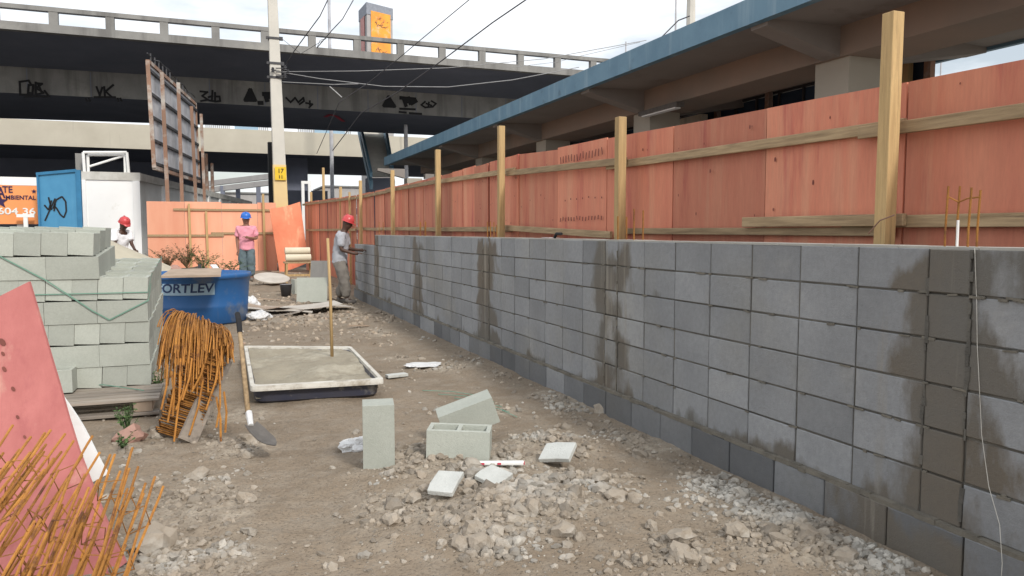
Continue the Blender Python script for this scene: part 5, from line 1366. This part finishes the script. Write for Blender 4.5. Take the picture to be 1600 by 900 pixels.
# curved loose sheets
for i, (px, py, z, w_, d_, rz, lb, m_) in enumerate(((455, 480, .12, 1.7, .75, 4, 'topmost thin pale sheet on the pile by the trough', 'card'), (430, 485, .08, 1.3, .8, -8, 'second warped sheet of the pile, under the topmost', 'card'), (420, 490, .045, 1.2, .8, -16, 'third warped sheet near the ground in the pile', 'pallet'), (500, 480, .06, 1.2, .5, 12, 'thin sheet reaching towards the wall', 'card'), (415, 480, .15, .9, .5, -25, 'curled strip on the left of the sheet pile', 'board'))):
    c = at(px, py, Z=z); rz = R(rz); ux, uy = Vector((math.cos(rz), math.sin(rz), 0)) * w_ / 2, Vector((-math.sin(rz), math.cos(rz), 0)) * d_ / 2
    zc_ = gz(c.x, c.y); base = Vector((c.x, c.y, zc_ + z + .02))
    o = sheet('thin_sheet', (base - ux + uy, base + ux + uy, base + ux - uy, base - ux - uy), .008, M[m_], bend=lambda u, v, i=i: -(.07 * (u - .5) ** 2 * 4 - .03) * 1 if i % 2 == 0 else (.05 * (u - .5) ** 2 * 4 - .02), loc=base)
    tag(o, lb, 'thin sheet')
for k, (px, py, L_, rz, lb) in enumerate(((445, 432, .8, 20, 'short pale lath lying behind the round board'), (520, 470, .9, 5, 'dark lath on the dirt near the wall worker'), (430, 470, .7, -10, 'lath on the debris right of the tank'), (560, 470 + 42, .4, 30, 'short wood scrap on the dirt between trough and wall'), (475, 455, .6, 60, 'lath standing out of the debris by the bucket'))):
    p = on_ground(px, py); q = MB(); q.box((0, 0, .02), (L_, .05, .02)); o = q.build('timber_lath', M['board']); o.location = p + Vector((0, 0, .01 + .1 * (k in (0, 4)))); o.rotation_euler = (0, R(6), R(rz)); tag(o, lb, 'lath')
# trestle with rolls
p = at(467, 445, Z=.12); ts = thing('trestle', 'rough timber trestle standing before the pink hoarding', 'trestle', (p.x, p.y, .12))
zz = at(467, 408, Y=p.y).z
q = MB(); q.box((p.x, p.y, zz - .03), (.72, .4, .04)); q.build('top_board', M['rail'], ts)
for sx_ in (-.3, .3):
    for sy_ in (-.16, .16):
        q = MB(); q.bar((p.x + sx_ * 1.05, p.y + sy_, .1), (p.x + sx_, p.y + sy_, zz - .05), .045, .045); q.build('leg', M['wood'], ts)
q = MB(); q.box((p.x, p.y - .18, zz - .35), (.6, .03, .05)); q.build('stretcher', M['wood'], ts)
for k, (dy, dz, lb) in enumerate(((-.1, .09, 'cream roll lying lower on the trestle'), (.08, .26, 'cream roll lying on top behind the lower one'))):
    q = MB(); q.tube([(p.x - .32, p.y + dy, zz + dz), (p.x + .3, p.y + dy, zz + dz)], .09, 16); q.tube([(p.x - .33, p.y + dy, zz + dz), (p.x + .31, p.y + dy, zz + dz)], .03, 10); tag(q.build('paper_roll', mat('cream', (.68, .62, .48), (.6, .53, .4), 4), loc=(p.x, p.y + dy, zz)), lb, 'roll')

# green netting trace
q = MB(); rr = random.Random(2)
for k in range(5):
    a = on_ground(660 + 25 * k, 612 + 6 * k); b = on_ground(760 + 12 * k, 622 + 8 * k); a.z += .012; b.z += .012; m_ = a.lerp(b, .5) + Vector((0, .05 * rr.uniform(-1, 1), .01)); q.tube([a, m_, b], .003, 4)
tag(q.build('green_netting', M['strap'], loc=on_ground(740, 625)), 'strands of green netting half buried in the dirt', 'netting')

# ------------------------------------------------------------------ people
def skin(name, chains, m, parent, sub=2, fat=1.12):
    """chains: list of (points, radii, attach_index or None)"""
    V = []; E = []; RR = []; roots = []
    for pts, rad_, att in chains:
        start = None
        if att is None: roots.append(len(V))
        prev = att
        for p, r_ in zip(pts, rad_):
            V.append(p); RR.append(r_)
            if prev is not None: E.append((prev, len(V) - 1))
            prev = len(V) - 1
    me = bpy.data.meshes.new(name); me.from_pydata([tuple(v) for v in V], E, []); o = bpy.data.objects.new(name, me); COL.objects.link(o); o.parent = parent
    md = o.modifiers.new('skin', 'SKIN'); md.use_smooth_shade = True
    if not me.skin_vertices: me.skin_vertices.new() if hasattr(me.skin_vertices, 'new') else None
    sv = me.skin_vertices[0].data
    for i, r_ in enumerate(RR):
        rx, ry = (r_ if isinstance(r_, tuple) else (r_, r_)); sv[i].radius = (rx * fat, ry * fat); sv[i].use_root = i in roots
    if name in ('shirt', 'trousers'):
        tx_ = bpy.data.textures.get('folds') or bpy.data.textures.new('folds', 'CLOUDS'); tx_.noise_scale = .09; sub = 3
    s_ = o.modifiers.new('sub', 'SUBSURF'); s_.levels = sub; s_.render_levels = sub; me.materials.append(m)
    if name in ('shirt', 'trousers'): dm = o.modifiers.new('folds', 'DISPLACE'); dm.texture = tx_; dm.strength = .05; dm.mid_level = .5; dm.texture_coords = 'LOCAL'
    return o
def person(label, loc, rz, J, skinm, shirt, trou, helm, boots=True, tilt=0):
    """J: joints in local space, facing -Y"""
    t = thing('person', label, 'person', loc, rz); V = Vector
    hip = V(J['hip']); ch = V(J['chest']); nk = V(J['neck']); hd = V(J['head'])
    hn = (hd - nk).normalized(); fwd = V(J.get('look', (0, -1, 0))).normalized()
    chains = [([hip, hip.lerp(ch, .5), ch, nk, nk + hn * .05, nk + hn * .11 + fwd * .012, nk + hn * .17 + fwd * .006, nk + hn * .235], [(.12, .1), (.12, .1), (.13, .1), .06, .062, (.082, .09), (.09, .105), (.07, .08)], None)]
    n0 = 8
    hands = []
    for s_ in ('L', 'R'):
        sh_, el, wr, hnd = [V(v) for v in J['arm' + s_]]; d = (hnd - wr).normalized()
        chains.append(([sh_, el, wr, wr + d * .05, wr + d * .09], [.05, .04, .027, (.036, .02), (.038, .018)], 2)); hands.append((wr, d, s_))
    for s_ in ('L', 'R'):
        th, kn_, an_, toe = [V(v) for v in J['leg' + s_]]
        chains.append(([th, kn_, an_, an_.lerp(toe, .6)], [.085, .055, .04, .035], 0))
    for wr, d, s_ in hands:
        side = d.cross(V((0, 0, 1))); side = side.normalized() if side.length > .1 else V((1, 0, 0)); pn = side.cross(d).normalized()
        for k in range(4):
            b_ = wr + d * .075 + side * (-.027 + .018 * k); L_ = (.065, .075, .07, .055)[k]
            chains.append(([b_, b_ + d * (.02 + L_ * .4), b_ + d * (.02 + L_ * .75) - pn * .012, b_ + d * (.02 + L_ * .9) - pn * .03], [.009, .0085, .008, .007], None))
        sgn_ = 1 if s_ == 'L' else -1; b_ = wr + d * .03 + side * .02 * sgn_
        chains.append(([b_, b_ + d * .025 + side * .03 * sgn_, b_ + d * .055 + side * .035 * sgn_ - pn * .01], [.011, .01, .008], None))
    body = skin('body', chains, skinm, t)
    # face
    right = fwd.cross(V((0, 0, 1))).normalized(); hc = nk + hn * .15
    q = MB()
    for s_ in (-1, 1): q.lathe([(0, -.009), (.008, -.005), (.01, 0), (.008, .005), (0, .009)], 8, hc + fwd * .092 + right * .03 * s_ + hn * .015)
    q.build('eyes', M['black'], t, world=False)
    q = MB(); a = hc + fwd * .1 + hn * .01; q.add([a, a - hn * .04 + right * .016, a - hn * .04 - right * .016, a - hn * .035 + fwd * .022, hc + fwd * .07 - hn * .03], [(0, 1, 3), (0, 3, 2), (1, 2, 3), (0, 2, 4), (0, 4, 1)]); q.build('nose', skinm, t, world=False)
    q = MB(); q.box(hc + fwd * .088 - hn * .055, (.045, .01, .01), fwd.to_track_quat('-Y', 'Z').to_matrix()); q.build('mouth', M['black'] if skinm is M['skinA'] else M['brick'], t, world=False)
    for s_ in (-1, 1): q = MB(); q.lathe([(0, -.012), (.012, -.01), (.022, 0), (.012, .012), (0, .014)], 8, hc + right * .078 * s_); q.build('ear', skinm, t, world=False)
    # shirt
    cs = [([hip + V((0, 0, -.13)), hip + V((0, 0, -.05)), hip.lerp(ch, .35), hip.lerp(ch, .7), ch + V((0, 0, .02)), nk + V((0, 0, -.045))], [(.175, .14), (.18, .145), (.175, .14), (.175, .13), (.165, .12), (.09, .085)], None)]
    for s_ in ('L', 'R'):
        sh_, el, wr, hnd = [V(v) for v in J['arm' + s_]]; cs.append(([sh_, sh_.lerp(el, .5), sh_.lerp(el, .8)], [.085, .076, .082], 4))
    skin('shirt', cs, shirt, t, fat=1.16)
    tr_ = [([hip + V((0, 0, .1)), hip + V((0, 0, .02)), hip + V((0, 0, -.07))], [(.14, .115), (.15, .125), (.15, .13)], None)]
    for s_ in ('L', 'R'):
        th, kn_, an_, toe = [V(v) for v in J['leg' + s_]]; tr_.append(([th, th.lerp(kn_, .5), kn_, kn_.lerp(an_, .5), an_ + V((0, 0, .03))], [.12, .115, .1, .092, .085], 2))
    skin('trousers', tr_, trou, t, fat=1.16)
    for s_ in ('L', 'R'):
        th, kn_, an_, toe = [V(v) for v in J['leg' + s_]]; d = (toe - an_); d.z = 0
        skin('boot', [([an_ + V((0, 0, .06)), V((an_.x, an_.y, .05)), V((an_.x, an_.y, .05)) + d * .5, V((an_.x, an_.y, .04)) + d], [.055, .05, .048, .038], None)], M['boot'], t)
    # helmet
    top_ = nk + hn * .215; q = MB(); prof = [(.118, -.02), (.12, 0), (.118, .035), (.105, .075), (.075, .108), (.04, .122), (0, .127)]
    q.lathe(prof, 24); q.lathe([(.115, -.012), (.135, -.018), (.132, -.008), (.118, -.002)], 24)
    q.add([V((x_, y_, z_)) for x_, y_, z_ in [(-.09, -.09, -.012), (-.06, -.165, -.028), (0, -.185, -.03), (.06, -.165, -.028), (.09, -.09, -.012), (-.09, -.09, -.002), (-.06, -.165, -.018), (0, -.185, -.02), (.06, -.165, -.018), (.09, -.09, -.002)]], [(0, 1, 2, 3, 4), (9, 8, 7, 6, 5), (0, 5, 6, 1), (1, 6, 7, 2), (2, 7, 8, 3), (3, 8, 9, 4)])
    q.box((0, 0, .118), (.02, .16, .02))
    up = hn; mr = Matrix((right, -fwd, hn)).transposed() if False else (fwd - hn * fwd.dot(hn)).to_track_quat('-Y', 'Z').to_matrix()
    q.v = [mr @ (v * 1.05) + top_ for v in q.v]; q.build('helmet', helm, t, world=False, smooth=True)
    return t
# bricklayer at the wall : faces +X (the wall), seen from behind-left
p = on_ground(533, 468); 
JA = dict(hip=(0, .02, .93), chest=(0, -.04, 1.36), neck=(0, -.09, 1.5), head=(0, -.15, 1.66), look=(0, -1, -.25),
    armL=[(.19, -.05, 1.4), (.22, -.12, 1.13), (.17, -.36, 1.1), (.16, -.46, 1.1)], armR=[(-.19, -.05, 1.4), (-.24, -.06, 1.12), (-.18, -.31, 1.04), (-.17, -.42, 1.05)],
    legL=[(.1, .02, .88), (.12, -.06, .5), (.12, .08, .09), (.13, -.12, .03)], legR=[(-.1, .02, .88), (-.13, -.1, .48), (-.12, -.14, .09), (-.13, -.34, .03)])
person('bricklayer in grey shirt, khaki trousers and red helmet working at the block wall', (2.42, 15.9, gz(2.42, 15.9)), R(70), JA, M['skinA'], M['shirtw'], M['trog'], M['helr'])
JB = dict(hip=(0, 0, .9), chest=(0, -.01, 1.3), neck=(0, -.02, 1.45), head=(0, -.04, 1.6), look=(.15, -1, -.35),
    armL=[(.19, 0, 1.36), (.25, -.02, 1.1), (.08, -.25, 1.13), (0, -.28, 1.15)], armR=[(-.19, 0, 1.36), (-.24, .03, 1.08), (-.22, -.02, .82), (-.22, -.05, .72)],
    legL=[(.09, 0, .86), (.1, -.03, .48), (.1, .02, .09), (.12, -.18, .03)], legR=[(-.09, 0, .86), (-.1, -.02, .48), (-.1, .02, .09), (-.13, -.17, .03)])
pB = at(386, 400, Y=21); person('man in pink shirt, jeans and blue helmet looking at his hands', (pB.x, 21, gz(pB.x, 21) + .02), R(-8), JB, M['skinB'], M['shirtp'], M['troj'], M['helb'])
pC = at(190, 400, Y=20.3)
JC = dict(hip=(0, .12, .92), chest=(0, -.02, 1.3), neck=(0, -.08, 1.43), head=(0, -.15, 1.56), look=(0, -1, -.5),
    armL=[(.18, -.03, 1.36), (.2, -.1, 1.1), (.15, -.3, .98), (.14, -.38, .95)], armR=[(-.18, -.03, 1.36), (-.2, -.1, 1.1), (-.14, -.3, .98), (-.13, -.38, .95)],
    legL=[(.09, .1, .86), (.1, .0, .48), (.1, .06, .09), (.12, -.14, .03)], legR=[(-.09, .1, .86), (-.1, .02, .48), (-.1, .1, .09), (-.12, -.1, .03)])
person('man in white shirt and red helmet bending before the white wall', (pC.x, 20.3, gz(pC.x, 20.3) - .02), R(35), JC, M['skinA'], M['shirtb'], M['troj'], M['helr'])
